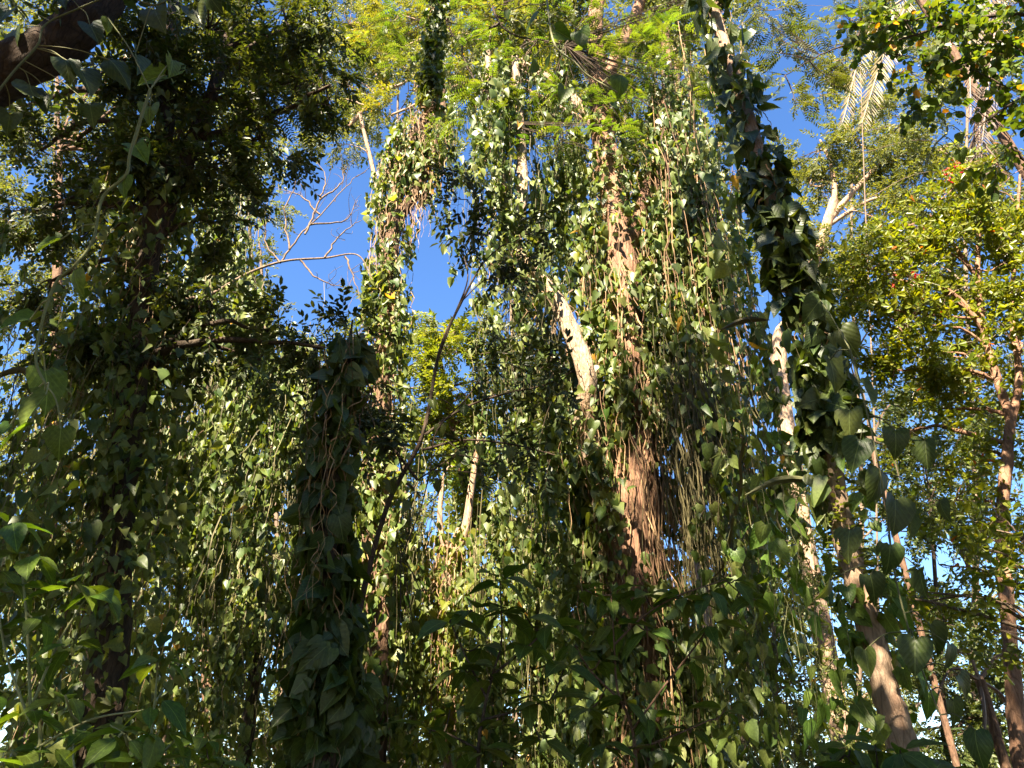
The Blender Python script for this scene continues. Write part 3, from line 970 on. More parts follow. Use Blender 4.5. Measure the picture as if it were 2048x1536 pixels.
# ================================================================== VINE-HUNG TREES
# the great central tree
root, tp = tree("tall_tree", "tall central tree with reddish trunk buried in hanging vines and aerial roots",
     [([(1290, 1536), (1275, 1200), (1264, 900), (1250, 650), (1236, 450), (1212, 300), (1198, 190), (1190, 80), (1200, -60)], 11, 0.46, 0.16, True),
      ([(1198, 190), (1245, 90), (1275, 20), (1300, -60)], 11, 0.17, 0.12, False),
      ([(1252, 500), (1285, 400), (1320, 300), (1335, 190), (1330, 60)], 11, 0.19, 0.10, False)],
     [(1200, -60, 11, 120), (1320, -40, 11, 110), (1120, -30, 11.5, 100), (1430, -50, 11.5, 100)],
     MID, 0.45, 0.9, M_FAR, M_BARKRED)
axC = tp[0][0]
axR = tp[2][0]
root, tpl_ = tree("leaning_tree", "leaning trunk with bright bare bark rising left out of the central vines",
     [([(1255, 1350, 1.2), (1205, 1050, .9), (1168, 860, .4), (1172, 745), (1115, 605), (1062, 535), (1030, 475), (1005, 380), (985, 250), (975, 100)], 10.3, 0.21, 0.07, True),
      ([(1030, 475), (1045, 380), (1040, 250), (1030, 120)], 10.3, 0.12, 0.08, False)],
     [(980, 60, 10.3, 70), (1050, 80, 10.3, 70)], MID, 0.4, 0.7, M_FAR, M_BARKPALE)
lean_axis = tpl_[0][0]
column_vine("climbing_vine", "pale leafy vine on the upper part of the leaning trunk above its bare bark", lean_axis, 0.12, 0.5, 60, (0.6, 2.2), 0.15, 0.2, 20, most=120, u_rng=(0.69, 0.98), clad=320, root_r=0.008)
column_vine("climbing_vine", "thin vine stems and few leaves crossing the bare bark of the leaning trunk", lean_axis, 0.17, 0.30, 7, (0.3, 1.0), 0.3, 0.15, 16, most=40, u_rng=(0.40, 0.70), clad=8, root_r=0.009, root_len=(0.4, 1.6))
column_vine("climbing_vine", "vine leaves hiding the foot of the leaning trunk below its bare bark", lean_axis, 0.22, 0.6, 60, (0.8, 2.5), 0.15, 0.2, 30, most=100, u_rng=(0.08, 0.36), clad=320, root_r=0.008)
column_vine("climbing_vine", "dense curtain of heart leaves and brown aerial roots round the tall central trunk", axC, 0.32, 0.95, 270, (2, 6), 0.115, 0.24, 200, most=290, u_rng=(0.06, 0.57), clear=0.45, clad=1700, clad_thr=-0.7, clad_size=0.22, sway=0.06, root_r=0.010, root_len=(3, 8))
column_vine("climbing_vine", "sparse vine strands on the bare reddish upper trunk of the tall central tree", axC, 0.26, 0.6, 30, (0.8, 2.5), 0.17, 0.21, 12, most=120, u_rng=(0.57, 0.8), clad=120, root_r=0.008)
column_vine("climbing_vine", "vine leaves on the right fork of the tall central tree", axR, 0.2, 0.75, 70, (1.5, 4), 0.18, 0.23, 30, most=120, u_rng=(0.35, 0.9), clad=90, root_r=0.010)
curtain("hanging_vine", "vine curtain with tan sunlit root bundles hanging right of the central trunk", [(1320, 330), (1350, 300), (1380, 330), (1390, 400)], 10.8, 100, (4, 9.5), 0.13, 0.24, depth=1.2, rootm=M_ROOT, roots=80, most=200, root_r=0.011)
curtain("hanging_vine", "lower vine curtain with dangling brown roots between central trunk and dark right trunk", [(1330, 760), (1370, 740), (1410, 780), (1450, 880)], 10.0, 70, (3, 6.0), 0.16, 0.22, depth=1.4, roots=90, most=160, root_r=0.011)
curtain("hanging_vine", "pale sunlit vine clumps hanging at the top of the leaning trunk", [(975, 230), (1000, 200), (1035, 190), (1050, 230)], 10.6, 80, (1.5, 4.5), 0.12, 0.21, depth=0.9, roots=30, most=180)
curtain("hanging_vine", "bright vine sprays dangling beneath the bend of the leaning trunk", [(985, 520), (1040, 560), (1090, 600), (1130, 640)], 11.2, 120, (1.2, 3.6), 0.11, 0.19, depth=1.0, roots=30, most=160)
curtain("hanging_vine", "pale leafy vines hanging left of the tall trunk near the top", [(1090, 220), (1120, 240), (1150, 250)], 11.8, 60, (1.5, 5), 0.12, 0.21, depth=0.9, roots=30, most=160)
curtain("hanging_vine", "thick vine strands below the leaning trunk at mid height", [(1080, 760), (1120, 720), (1160, 760), (1200, 800)], 11.5, 100, (2, 5.5), 0.18, 0.22, depth=1.0, roots=45, most=140)

# left-centre vine column
root, tp = tree("tall_tree", "slender tree left of centre wrapped by a shaggy vine column against blue sky",
     [([(745, 1400), (758, 1000), (768, 700), (780, 520), (792, 400), (800, 310), (840, 250), (880, 190)], 13.5, 0.26, 0.10, True),
      ([(792, 440), (840, 370), (862, 310), (882, 240), (880, 150)], 13.5, 0.15, 0.12, False)],
     [(880, 100, 13.5, 70), (830, 120, 13.5, 60)], MID, 0.45, 0.7, M_FAR, M_BARKBROWN)
column_vine("climbing_vine", "shaggy sunlit vine column with brown stems on the slender tree left of centre", tp[0][0], 0.2, 0.55, 200, (1.0, 3.0), 0.14, 0.22, 110, most=230, u_rng=(0.06, 0.93), clad=1500, root_r=0.013)
column_vine("climbing_vine", "pale vine clump draped over the right fork of the slender tree", tp[1][0], 0.12, 0.40, 70, (0.8, 2.0), 0.17, 0.21, 30, most=130, u_rng=(0.1, 0.95), clad=220)

# lower centre thin trunks with yellow-lit vines
root, tp = tree("slender_tree", "thin forked brown trunks in the lower centre among yellow-lit vines",
     [([(905, 1500), (908, 1300), (895, 1160), (905, 1110), (920, 1060)], 15, 0.16, 0.10, True), ([(905, 1110), (930, 1060), (945, 960), (960, 860)], 15, 0.11, 0.05, False), ([(900, 1120), (880, 1050), (885, 960)], 15, 0.09, 0.04, False)],
     [(900, 930, 15, 50, .6), (970, 880, 15, 50, .6)], MID, 0.45, 0.6, M_PINNATE, M_BARK)
column_vine("climbing_vine", "yellow-green vine column on the thin forked trunks in the lower centre", tp[0][0], 0.15, 0.9, 170, (1.5, 4), 0.17, 0.20, 70, leafm=M_GLOW, most=150, u_rng=(0.3, 1.0), clad=250)
curtain("hanging_vine", "sunlit vine strands hanging low between thin forked trunks and central trunk", [(960, 1060), (1030, 1040), (1090, 1080), (1130, 1100)], 14, 150, (2.5, 6), 0.16, 0.22, depth=1.3, roots=30, cols=4, jx=0.17, most=140)
curtain("hanging_vine", "yellow-lit vine strands low at centre left beside the dark leafy column", [(740, 980), (800, 960), (850, 1000)], 14.5, 100, (2, 6), 0.16, 0.20, depth=1.2, roots=30, most=120, leafm=M_VINE)

# left curtains
curtain("hanging_vine", "long sunlit vine curtain hanging at left in front of the yellowing tree", [(300, 700), (370, 660), (440, 690), (500, 700)], 12.5, 110, (4, 8.5), 0.13, 0.21, depth=1.2, roots=30, cols=3, jx=0.17, most=180)
curtain("hanging_vine", "vine strands hanging left of the dark leafy column below the bare branch", [(470, 690), (530, 670), (600, 720), (640, 760)], 13, 120, (3, 8), 0.13, 0.21, depth=1.2, roots=20, cols=3, jx=0.17, most=160)
curtain("hanging_vine", "dappled vine strands falling to the bottom at far lower left", [(150, 900), (220, 860), (290, 900), (340, 960)], 11, 70, (2.5, 5.5), 0.14, 0.20, depth=1.2, roots=20, cols=4, jx=0.15, most=140)
curtain("hanging_vine", "low vine strands at lower left above the small sky gaps", [(420, 1120), (500, 1090), (560, 1120)], 12, 50, (1.5, 4), 0.16, 0.21, depth=1.2, roots=14, cols=2, jx=0.17, most=120)
curtain("hanging_vine", "pale vine strands on the upper edge of the left foliage next to open sky", [(450, 330), (490, 330), (520, 380)], 12.5, 80, (1.5, 5), 0.17, 0.21, depth=1.0, roots=20, most=120)
tree("slender_tree", "dark leaning pole-like trunk crossing the small sky gap at left",
     [([(520, 1250), (500, 1060), (470, 930), (440, 840), (400, 740)], 13.8, 0.13, 0.08, True)], [(390, 700, 13.8, 60)], MID, 0.4, 0.7, M_VINE, M_BARKDARK)

# the dark mass at left
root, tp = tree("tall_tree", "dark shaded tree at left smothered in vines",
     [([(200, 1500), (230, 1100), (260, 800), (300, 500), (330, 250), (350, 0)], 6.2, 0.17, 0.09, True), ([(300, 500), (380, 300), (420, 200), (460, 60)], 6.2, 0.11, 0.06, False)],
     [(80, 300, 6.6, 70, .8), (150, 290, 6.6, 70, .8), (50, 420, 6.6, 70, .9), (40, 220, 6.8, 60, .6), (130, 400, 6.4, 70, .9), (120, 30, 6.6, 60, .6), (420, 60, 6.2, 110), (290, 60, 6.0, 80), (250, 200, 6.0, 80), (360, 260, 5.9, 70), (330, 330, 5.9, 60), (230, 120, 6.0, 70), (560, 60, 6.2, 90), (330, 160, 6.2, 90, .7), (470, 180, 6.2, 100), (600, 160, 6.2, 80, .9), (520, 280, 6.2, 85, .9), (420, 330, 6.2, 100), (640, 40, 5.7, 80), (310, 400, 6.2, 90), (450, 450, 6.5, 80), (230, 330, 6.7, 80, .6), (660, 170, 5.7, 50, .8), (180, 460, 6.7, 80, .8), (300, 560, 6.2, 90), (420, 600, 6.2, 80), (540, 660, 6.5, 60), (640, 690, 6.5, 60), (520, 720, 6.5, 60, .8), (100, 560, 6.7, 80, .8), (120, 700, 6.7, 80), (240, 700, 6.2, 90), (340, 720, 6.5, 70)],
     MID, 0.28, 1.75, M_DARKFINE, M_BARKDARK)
column_vine("climbing_vine", "shaded heart-leaf vine covering the dark tree at left", tp[0][0], 0.15, 0.7, 110, (1.0, 3), 0.12, 0.14, 30, leafm=M_VINE, most=200, u_rng=(0.15, 0.85), clad=1700, clad_size=0.13, clad_thr=-1.6, root_r=0.005)
curtain("hanging_vine", "dark vine strands filling the left edge below the broad heart leaves", [(-60, 780), (40, 740), (130, 780), (230, 800)], 6.2, 120, (1.2, 3.4), 0.11, 0.14, depth=1.2, roots=30, root_r=0.005, most=160)
curtain("hanging_vine", "dim brown vine tangle below the dark tree at left", [(240, 620), (320, 600), (420, 640)], 7, 80, (1, 2.8), 0.12, 0.14, depth=1.0, roots=60, root_r=0.005, most=120)

# the dark leafy column at lower centre left
root, tp = tree("slender_tree", "dark trunk inside the leafy column at lower centre left",
     [([(655, 1540), (650, 1300), (655, 1080), (665, 900), (690, 760), (705, 640)], 5.8, 0.14, 0.008, True)], [(690, 900, 5.8, 50, .5)], MID, 0.3, 0.5, M_VINE, M_BARKDARK)
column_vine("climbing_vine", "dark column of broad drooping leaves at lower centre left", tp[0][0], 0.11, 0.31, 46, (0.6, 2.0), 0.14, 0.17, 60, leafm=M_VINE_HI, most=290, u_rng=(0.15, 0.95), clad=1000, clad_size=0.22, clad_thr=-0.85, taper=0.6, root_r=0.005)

# the dark vine-clad trunk at right
root, tp = tree("tall_tree", "tall trunk at right, bare pale bark below and dark broad-leaved vine above",
     [([(1812, 1520), (1775, 1390), (1735, 1250), (1692, 1080), (1662, 900), (1630, 690), (1566, 480), (1500, 250), (1440, 60), (1390, -120)], 7, 0.13, 0.08, True)],
     [(1380, -120, 7, 120), (1480, -100, 7, 110)], MID, 0.4, 0.8, M_DARKFINE, M_BARK)
axD = tp[0][0]
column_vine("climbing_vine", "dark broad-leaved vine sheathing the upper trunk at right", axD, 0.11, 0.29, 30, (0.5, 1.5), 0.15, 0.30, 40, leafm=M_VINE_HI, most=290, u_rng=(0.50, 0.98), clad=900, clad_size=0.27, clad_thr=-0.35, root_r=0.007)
# shingle leaves on the bare part
g = Geo()
n = 520
u = rng.uniform(0.30, 0.58, n)
a = rng.uniform(0, 6.28, n)
o = np.stack([np.cos(a), np.sin(a), 0 * a], -1)
root = thing("creeper", "small flat shingle leaves creeping along the middle of the pale right trunk", "vine", axD[int(len(axD) * .4)])
split_leaves(root, axis_at(axD, u) + o * 0.12, o + rand_unit(n) * 0.3, np.array([0, 0, 1.0]) + rand_unit(n) * 0.3, rng.uniform(0.07, 0.13, n), M_VINE, "ellip", [ELLIP], [ELLIP], 200)
curtain("hanging_vine", "sparse dark heart leaves dangling against blue sky left of the right trunk", [(1440, 660), (1490, 640), (1540, 640)], 7.6, 13, (1.0, 2.2), 0.34, 0.30, depth=0.8, roots=6, most=200, root_r=0.006)
curtain("hanging_vine", "bright green heart leaves on loose stems beside the pale trunk at lower right", [(1490, 990), (1560, 960), (1640, 960)], 7.2, 22, (1.2, 3), 0.30, 0.26, leafm=M_PHILO, depth=0.8, roots=2, most=220, root_r=0.005, rootm=M_STEMDARK)


# broad single leaves given one by one: (px, py of the leaf base, tip dx, tip dy, length px, Y)
def broad_leaf_vine(name, label, stem_pix, Y, leaves, mat, meshes_key, tpls, stem_r=0.012, stemm=None):
    pts = smooth_path([P(p[0], p[1], Y) for p in stem_pix], 8)
    root = thing(name, label, "vine", pts[0])
    g = Geo()
    g.tube(pts, np.linspace(stem_r, stem_r * 0.7, len(pts)), 7, 0.05)
    part("stem", g, stemm or M_STEMGREEN, root, True)
    T, D, Nn, S = [], [], [], []
    gp = Geo()
    for (px, py, dx, dy, L, dY) in leaves:
        a = P(px, py, Y + dY)
        b = P(px + dx, py + dy, Y + dY + rng.uniform(-0.05, 0.05))
        ln = 0.63 * L * M_PER_PX(py, Y + dY)
        d = unit(b - a)
        n = np.array([0, -0.8, 0.6]) + 0.55 * rng.normal(size=3)
        T.append(a)
        D.append(d)
        Nn.append(n)
        S.append(ln)
        k = int(np.argmin(np.linalg.norm(pts - a - np.array([0, 0, 0.1]), axis=1)))
        q = pts[k]
        gp.tube(smooth_path([q, (q + a) / 2 + np.array([0, 0, 0.05]), a], 4), 0.005, 5)
    part("leaf_stalks", gp, stemm or M_STEMGREEN, root, True, True)
    T, D, Nn, S = np.array(T), np.array(D), np.array(Nn), np.array(S)
    leaf_objects(root, "leaf", leaf_meshes(meshes_key, tpls, mat), T, frames(D, Nn) * S[:, None, None])
    return root


broad_leaf_vine("heart_leaf_vine", "climber with a pale winding stem and broad light-green heart leaves at left edge",
    [(300, 180), (262, 300), (252, 350), (205, 395), (186, 480), (150, 530), (112, 565), (85, 640), (72, 720), (92, 770)], 4.0,
    [(150, 540, -10, 60, 85, 0), (90, 742, 15, 60, 135, 0.1), (92, 790, -60, 60, 130, -0.1), (60, 850, -80, 30, 120, -0.05), (122, 858, -10, 70, 95, 0), (60, 640, -70, 10, 100, 0.1), (120, 480, -60, 20, 90, 0), (300, 215, -5, 60, 85, .1), (250, 350, -20, 40, 70, 0), (345, 120, 0, 60, 80, .1), (215, 35, 10, 30, 50, 0), (270, 290, 40, 50, 90, .2), (20, 850, -30, 40, 100, .1), (330, 150, -50, 10, 90, .1)], M_PHILO, "heart", HEARTS_HI)
broad_leaf_vine("heart_leaf_vine", "vine with large dark heart leaves dangling before the pale right trunk",
    [(1700, 700), (1740, 850), (1770, 1000), (1790, 1150), (1830, 1300), (1880, 1430)], 5.6,
    [(1790, 860, 10, 60, 90, 0), (1850, 880, 5, 60, 95, .2), (1760, 940, 5, 60, 110, 0), (1720, 880, -20, 60, 105, .1), (1790, 1000, 5, 60, 120, 0), (1820, 1030, 10, 60, 100, .1), (1700, 1060, -15, 60, 100, .1), (1780, 1090, 0, 60, 95, -.1), (1840, 1140, 5, 60, 90, 0), (1740, 1150, 20, 60, 90, 0), (1660, 1160, -10, 60, 85, .1), (1880, 1000, 0, 60, 70, .2), (1830, 1280, 0, 60, 110, -.1), (1860, 1250, 20, 60, 100, .1), (1900, 1290, 10, 60, 80, .1), (1730, 1300, 10, 60, 85, .1), (1920, 1350, 30, 50, 80, .1), (1950, 1460, 0, 60, 110, -.1), (1905, 1400, 20, 60, 85, .2), (1640, 600, -30, 40, 90, .4), (1680, 660, 40, 50, 100, .4), (1660, 720, 20, 60, 110, .3), (1720, 760, 30, 40, 100, .3), (1700, 820, -10, 60, 100, .2)], M_VINE_HI, "heart", HEARTS_HI, 0.009, M_STEMDARK)
broad_leaf_vine("heart_leaf_vine", "loose stem of large pale-veined heart leaves high at top centre",
    [(1090, -60), (1096, 20), (1110, 90), (1150, 125), (1175, 150), (1235, 185)], 5.0,
    [(1070, 25, -40, 30, 70, 0), (1065, 115, 0, 60, 75, 0), (1100, 110, 10, 50, 85, .1), (1110, 60, 40, 20, 60, 0), (1020, 20, -10, 30, 40, 0), (1160, 60, 10, 50, 70, .1), (1240, 150, 10, 55, 75, 0), (1130, 180, -20, 50, 70, .1), (1160, 90, 5, -40, 60, .1)], M_PHILO, "heart", HEARTS_HI)
broad_leaf_vine("heart_leaf_vine", "stem of bright heart leaves dangling above the red flecks at upper right",
    [(1890, 140), (1880, 220), (1895, 260), (1870, 290), (1850, 330)], 6.0,
    [(1925, 265, -10, 40, 45, 0), (1920, 300, 5, 40, 45, 0), (1900, 310, -5, 45, 50, 0), (1860, 200, 20, 40, 60, 0), (1820, 230, -10, 50, 60, 0), (1845, 210, -20, 40, 55, 0)], M_PHILO, "heart", HEARTS_HI)

# ================================================================== NEAR BRANCHES AND UNDERGROWTH
# thick limb at top left
g = Geo()
lp = smooth_path([P(-160, 270, 5), P(-20, 165, 5), (P(105, 92, 5)), P(190, 15, 5), P(280, -110, 5)], 9)
root = thing("leaning_tree", "thick dark brown limb slanting across the top left corner", "tree", (lp[0][0] - 1.2, lp[0][1], 0))
base = np.array([lp[0][0] - 1.2, lp[0][1], -0.1])
g.tube(np.vstack([smooth_path([base, base + (0.3, 0, 2.2), lp[0]], 8)[:-1], lp]), np.linspace(0.30, 0.20, 16 + len(lp)), 14, 0.08)
part("trunk", g, M_BARKDARK, root, True)
g2 = Geo()
n = 230
cl = np.vstack([P(240, -60, 5.2) + rng.normal(size=(120, 3)) * (.9, .6, .5), P(60, -80, 5.2) + rng.normal(size=(110, 3)) * (.7, .6, .5)])
place(g2, SPRAY_MID, cl, rand_unit(n) + (0, 0, -.3), np.array([0, 0, 1.0]) + rand_unit(n) * .5, rng.uniform(.3, .5, n))
part("crown", g2, M_DARKFINE, root, False, True)
broad_leaf_vine("heart_leaf_vine", "dull heart-leaf vine with a bent green stem crawling over the thick top left limb",
    [(-10, 190), (30, 140), (75, 90), (90, 50), (150, 20), (235, -10), (310, 10), (360, -20)], 4.75,
    [(30, 60, -20, 40, 90, 0), (180, 50, 30, 50, 80, 0), (250, 10, 60, 30, 110, .1), (130, 120, 20, 60, 90, 0), (60, 170, 10, 70, 110, .1), (160, 140, 40, 60, 110, .1), (220, 120, 50, 40, 100, .1), (310, 20, 20, 60, 110, .1), (390, 20, 30, 60, 100, .1), (20, 20, -40, 30, 100, .1), (120, -10, 20, 50, 80, 0), (410, -20, 30, 50, 90, 0), (270, 110, 20, 60, 100, .2), (100, 190, -20, 60, 90, .2), (180, 210, 10, 60, 80, .3), (20, 230, -10, 60, 90, .3)], M_VINE_HI, "heart", HEARTS_HI)

# hanging leafy limb at top centre left
pts = smooth_path([P(905, -150, 6.2), P(880, -30, 6.2), P(868, 60, 6.2), P(862, 140, 6.2), P(858, 215, 6.2)], 8)
column_vine("hanging_vine", "dark dangling tail of small vine leaves hanging down at top left of centre", pts[::-1].copy(), 0.03, 0.17, 10, (0.3, 0.8), 0.08, 0.10, 20, leafm=M_VINE, most=150, u_rng=(0, 1), clad=1500, clad_size=0.10, root_r=0.008)


# feathery branch tree overhead: fronds as single objects
def frond_tree(name, label, trunk_pix, Y, rr, clusters, slen, mat, barkm, tpls, key, most=260):
    fx, fy = trunk_pix[0]
    e = P(*trunk_pix[1][0], Y)
    pts = smooth_path([(fx, fy, -0.1), (fx * 0.95, fy + .1, e[2] * 0.5), (fx * 0.8 + e[0] * .2, fy * .85 + Y * .15, e[2] * .92), e], 9)
    root = thing(name, label, "tree", (pts[0][0], pts[0][1], 0))
    g = Geo()
    g.tube(pts, np.linspace(rr * 1.8, rr * 0.4, len(pts)), 9, 0.08)
    part("trunk", g, barkm, root, True)
    ends = [pts]
    for tpx in trunk_pix[1:]:
        q = trunk_pts(tpx, Y)
        g = Geo()
        g.tube(q + rng.normal(size=q.shape) * 0.008, np.linspace(rr * 0.32, rr * 0.12, len(q)), 6, 0.06)
        part("limb", g, barkm, root, True)
        ends.append(q)
    allp = np.vstack(ends)
    Ts, ds, ns, Ss = [], [], [], []
    tw = Geo()
    for (px, py, dY, rp, dd) in clusters:
        c = P(px, py, Y + dY)
        R = rp * M_PER_PX(py, Y + dY)
        n = max(8, int(dd * 19.0 * (R / slen) ** 2))
        T, p = clump_points(c, R, n, max(3, n // 10))
        Ts.append(T)
        ds.append(unit(p) * np.array([1, 1, .3]) + rand_unit(n) * 0.5 + np.array([0, 0, -0.35]))
        ns.append(np.array([0, 0, 1.0]) + rand_unit(n) * 0.45)
        Ss.append(slen * rng.uniform(0.7, 1.2, n))
        k = int(np.argmin(np.linalg.norm(allp - c, axis=1)))
        t = np.linspace(0, 1, 6)[None, :, None]
        m = max(2, n // 6)
        q = T[rng.choice(n, m)]
        tw.tubes(allp[k] * (1 - t) + q[:, None] * t + np.sin(t * 3.14) * rng.normal(size=(m, 1, 3)) * 0.08 * R, 0.010, 0.004)
    part("twigs", tw, barkm, root, False, True)
    T, d, n, S = np.vstack(Ts), np.vstack(ds), np.vstack(ns), np.concatenate(Ss)
    split_leaves(root, T, d, n, S, mat, key, tpls, tpls, most, "frond", "crown")
    return root


frond_tree("feather_leaf_tree", "yellow-green feathery compound leaves on dark twigs across the top centre",
    [(2.2, -1.5), [(985, -120), (985, 0), (1000, 48), (1035, 72), (1090, 82), (1130, 90)], [(1000, 48), (960, 66), (930, 82), (925, 110), (950, 160), (985, 210), (1000, 245)], [(925, 85), (905, 70), (890, 30)]], 10.0, 0.10,
    [(920, 40, 0, 60, 1), (980, 30, .4, 60, 1), (1040, 50, .3, 60, .9), (930, 130, 0, 55, .9), (980, 180, 0, 55, 1), (960, 240, 0, 45, 1), (1010, 230, .2, 45, .9), (1060, 140, .3, 60, .9), (1120, 110, .3, 60, .9), (1080, 230, .4, 45, .9), (1000, 290, .2, 36, .8), (1050, 310, .4, 40, .8), (1180, 60, .3, 60, .9), (1240, 120, .3, 55, .8), (1150, 210, .5, 55, .8), (1260, 220, .4, 55, .8), (1300, 160, .3, 60, .8), (1350, 100, .3, 60, .9), (1280, 280, .5, 40, .7), (820, 50, .2, 55, .8), (770, 80, .4, 55, .7), (820, 130, .4, 45, .6), (1320, 320, .6, 40, .7), (1370, 200, .5, 40, .8), (1100, 20, .2, 60, 1), (1190, 140, .1, 55, .9), (1230, 40, .1, 60, 1), (1290, 60, .2, 60, 1), (1390, 20, .2, 60, 1), (1130, 260, .2, 45, .8), (1210, 290, .2, 45, .7), (870, 250, .6, 40, .6), (1400, 130, .4, 50, .9), (1390, 270, .6, 45, .8)],
    0.36, M_PINNATE, M_BARKDARK, PIN, "pin")
frond_tree("feather_leaf_tree", "dark feathery compound leaves against sky right of the dark vine-clad trunk",
    [(7.0, 0.5), [(1700, -100), (1720, 60), (1640, 110), (1570, 150)]], 8.6, 0.07,
    [(1600, 110, 0, 50, .8), (1560, 170, 0, 45, .8), (1660, 90, .2, 45, .7), (1580, 220, 0, 36, .8), (1640, 160, .2, 40, .7), (1700, 40, .3, 55, .8), (1700, 130, .3, 36, .7), (1550, 60, 0, 45, .9), (1530, 20, 0, 45, 1)],
    0.36, M_DARKFINE, M_BARKDARK, PIN, "pin", 160)
frond_tree("feather_leaf_tree", "dark compound-leaf branch hanging at top left beside the sky gap",
    [(-4.6, -0.8), [(540, -100), (580, 60), (640, 150), (660, 220)]], 6.4, 0.07,
    [(590, 40, 0, 60, 1), (650, 60, 0, 50, .9), (620, 130, 0, 60, 1), (560, 120, 0, 60, 1), (650, 200, 0, 40, .9), (600, 220, 0, 50, .9), (540, 210, .2, 60, .9), (490, 60, .2, 60, .9), (500, 150, .2, 60, .9)],
    0.30, M_DARKFINE, M_BARKDARK, PIN, "pin", 200)

# dark small tree at centre
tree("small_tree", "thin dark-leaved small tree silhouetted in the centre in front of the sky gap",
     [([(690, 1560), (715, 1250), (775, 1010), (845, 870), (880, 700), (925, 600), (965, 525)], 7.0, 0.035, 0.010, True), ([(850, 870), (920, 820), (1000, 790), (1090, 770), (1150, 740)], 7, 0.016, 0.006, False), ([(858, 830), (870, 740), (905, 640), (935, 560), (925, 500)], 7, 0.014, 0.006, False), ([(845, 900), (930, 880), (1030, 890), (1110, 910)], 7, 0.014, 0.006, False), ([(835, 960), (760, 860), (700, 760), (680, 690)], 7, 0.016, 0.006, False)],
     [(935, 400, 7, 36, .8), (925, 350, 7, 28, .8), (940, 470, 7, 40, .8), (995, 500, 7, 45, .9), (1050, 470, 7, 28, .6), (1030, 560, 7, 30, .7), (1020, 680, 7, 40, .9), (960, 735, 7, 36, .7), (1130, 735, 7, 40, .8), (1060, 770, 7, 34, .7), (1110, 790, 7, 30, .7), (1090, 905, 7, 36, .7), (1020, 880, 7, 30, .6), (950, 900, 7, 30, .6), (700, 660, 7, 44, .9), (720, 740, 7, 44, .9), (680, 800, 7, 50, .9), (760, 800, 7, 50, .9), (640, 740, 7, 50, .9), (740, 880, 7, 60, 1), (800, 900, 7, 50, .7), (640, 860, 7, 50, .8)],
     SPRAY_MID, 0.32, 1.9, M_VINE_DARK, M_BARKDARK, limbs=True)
broad_leaf_vine("heart_leaf_vine", "dark hanging heart leaves silhouetted at the centre below the small tree",
    [(960, 760), (930, 800), (900, 830), (870, 870), (860, 940), (840, 1020), (800, 1120)], 6.6,
    [(865, 800, 10, 50, 40, 0), (930, 810, -5, 45, 42, 0), (880, 850, 0, 45, 42, 0), (960, 890, 0, 45, 42, 0), (1020, 895, 0, 45, 44, 0), (920, 905, 0, 45, 40, 0), (1000, 930, 5, 45, 45, 0), (1025, 970, 0, 45, 40, 0), (800, 1130, -8, 40, 38, 0), (782, 1195, -5, 45, 42, 0), (840, 1180, -5, 45, 40, 0), (825, 1245, 10, 45, 44, 0), (800, 1310, 10, 40, 36, 0), (880, 960, -10, 45, 45, 0), (760, 900, -10, 45, 50, 0), (780, 960, 10, 45, 50, 0), (810, 1000, -5, 45, 48, 0)], M_VINE_HI, "heart", HEARTS_HI, 0.008, M_BARKDARK)

# red-flecked tree at right
tree("flowering_tree", "right-hand tree with twisting pale trunk, glossy yellow-green leaves and red flecks",
     [([(2050, 1560), (2025, 1350), (2010, 1150), (2005, 1020), (2015, 900), (2022, 840)], 9, 0.095, 0.065, True),
      ([(2022, 840), (1995, 760), (1965, 650), (1955, 540), (1960, 430), (1962, 330)], 9, 0.065, 0.02, False), ([(2022, 850), (2038, 750), (2025, 640), (2030, 500), (2040, 350)], 9, 0.06, 0.02, False), ([(1968, 660), (1910, 590), (1840, 560), (1760, 540)], 9, 0.045, 0.015, False), ([(1958, 560), (1900, 480), (1860, 430)], 9, 0.04, 0.012, False)],
     [(1880, 400, 9, 60), (1820, 450, 9, 60), (1760, 500, 9, 55), (1870, 500, 9, 60), (1800, 560, 9, 60), (1730, 600, 9, 50), (1930, 430, 9, 60), (1990, 380, 9, 60), (2030, 460, 9, 60), (1960, 540, 9, 60), (2030, 570, 9, 60), (1880, 600, 9, 60), (1800, 650, 9, 60), (1960, 640, 9.2, 50, .8), (2040, 680, 9, 55), (1740, 540, 8.8, 40), (1860, 700, 9.3, 70, .7), (1790, 740, 9.3, 60, .6), (1930, 740, 9.3, 65, .7), (1880, 820, 9.4, 60, .5), (1820, 860, 9.4, 55, .5), (1950, 900, 9.4, 60, .6), (2040, 800, 9.4, 60, .7), (2030, 1000, 9.4, 50, .6), (1910, 1000, 9.4, 60, .6), (1930, 340, 9, 45, .7)],
     SPRAY_ROS, 0.26, 1.9, M_RED, M_BARKRED)
tree("small_tree", "layered branches of yellow-green leaves at the lower right edge before the pale trunk",
     [([(2120, 1560), (2100, 1300), (2080, 1150), (2040, 1060)], 7, 0.05, 0.02, True)],
     [(2010, 1040, 7, 40, .9), (1960, 1060, 7, 36, .8), (2040, 1090, 7, 40, .9), (1920, 1100, 7, 40, .8), (1980, 1120, 7, 40, .7), (1880, 1130, 7, 30, .6), (2030, 1180, 7, 45, .9), (1970, 1190, 7, 30, .5), (1800, 1180, 7.2, 40, .7), (1860, 1200, 7.2, 36, .5), (1740, 1190, 7.2, 40, .7), (2040, 1260, 7, 40, .8), (2000, 1260, 7, 30, .5)],
     SPRAY_ROS, 0.24, 1.2, M_RED, M_TWIG)
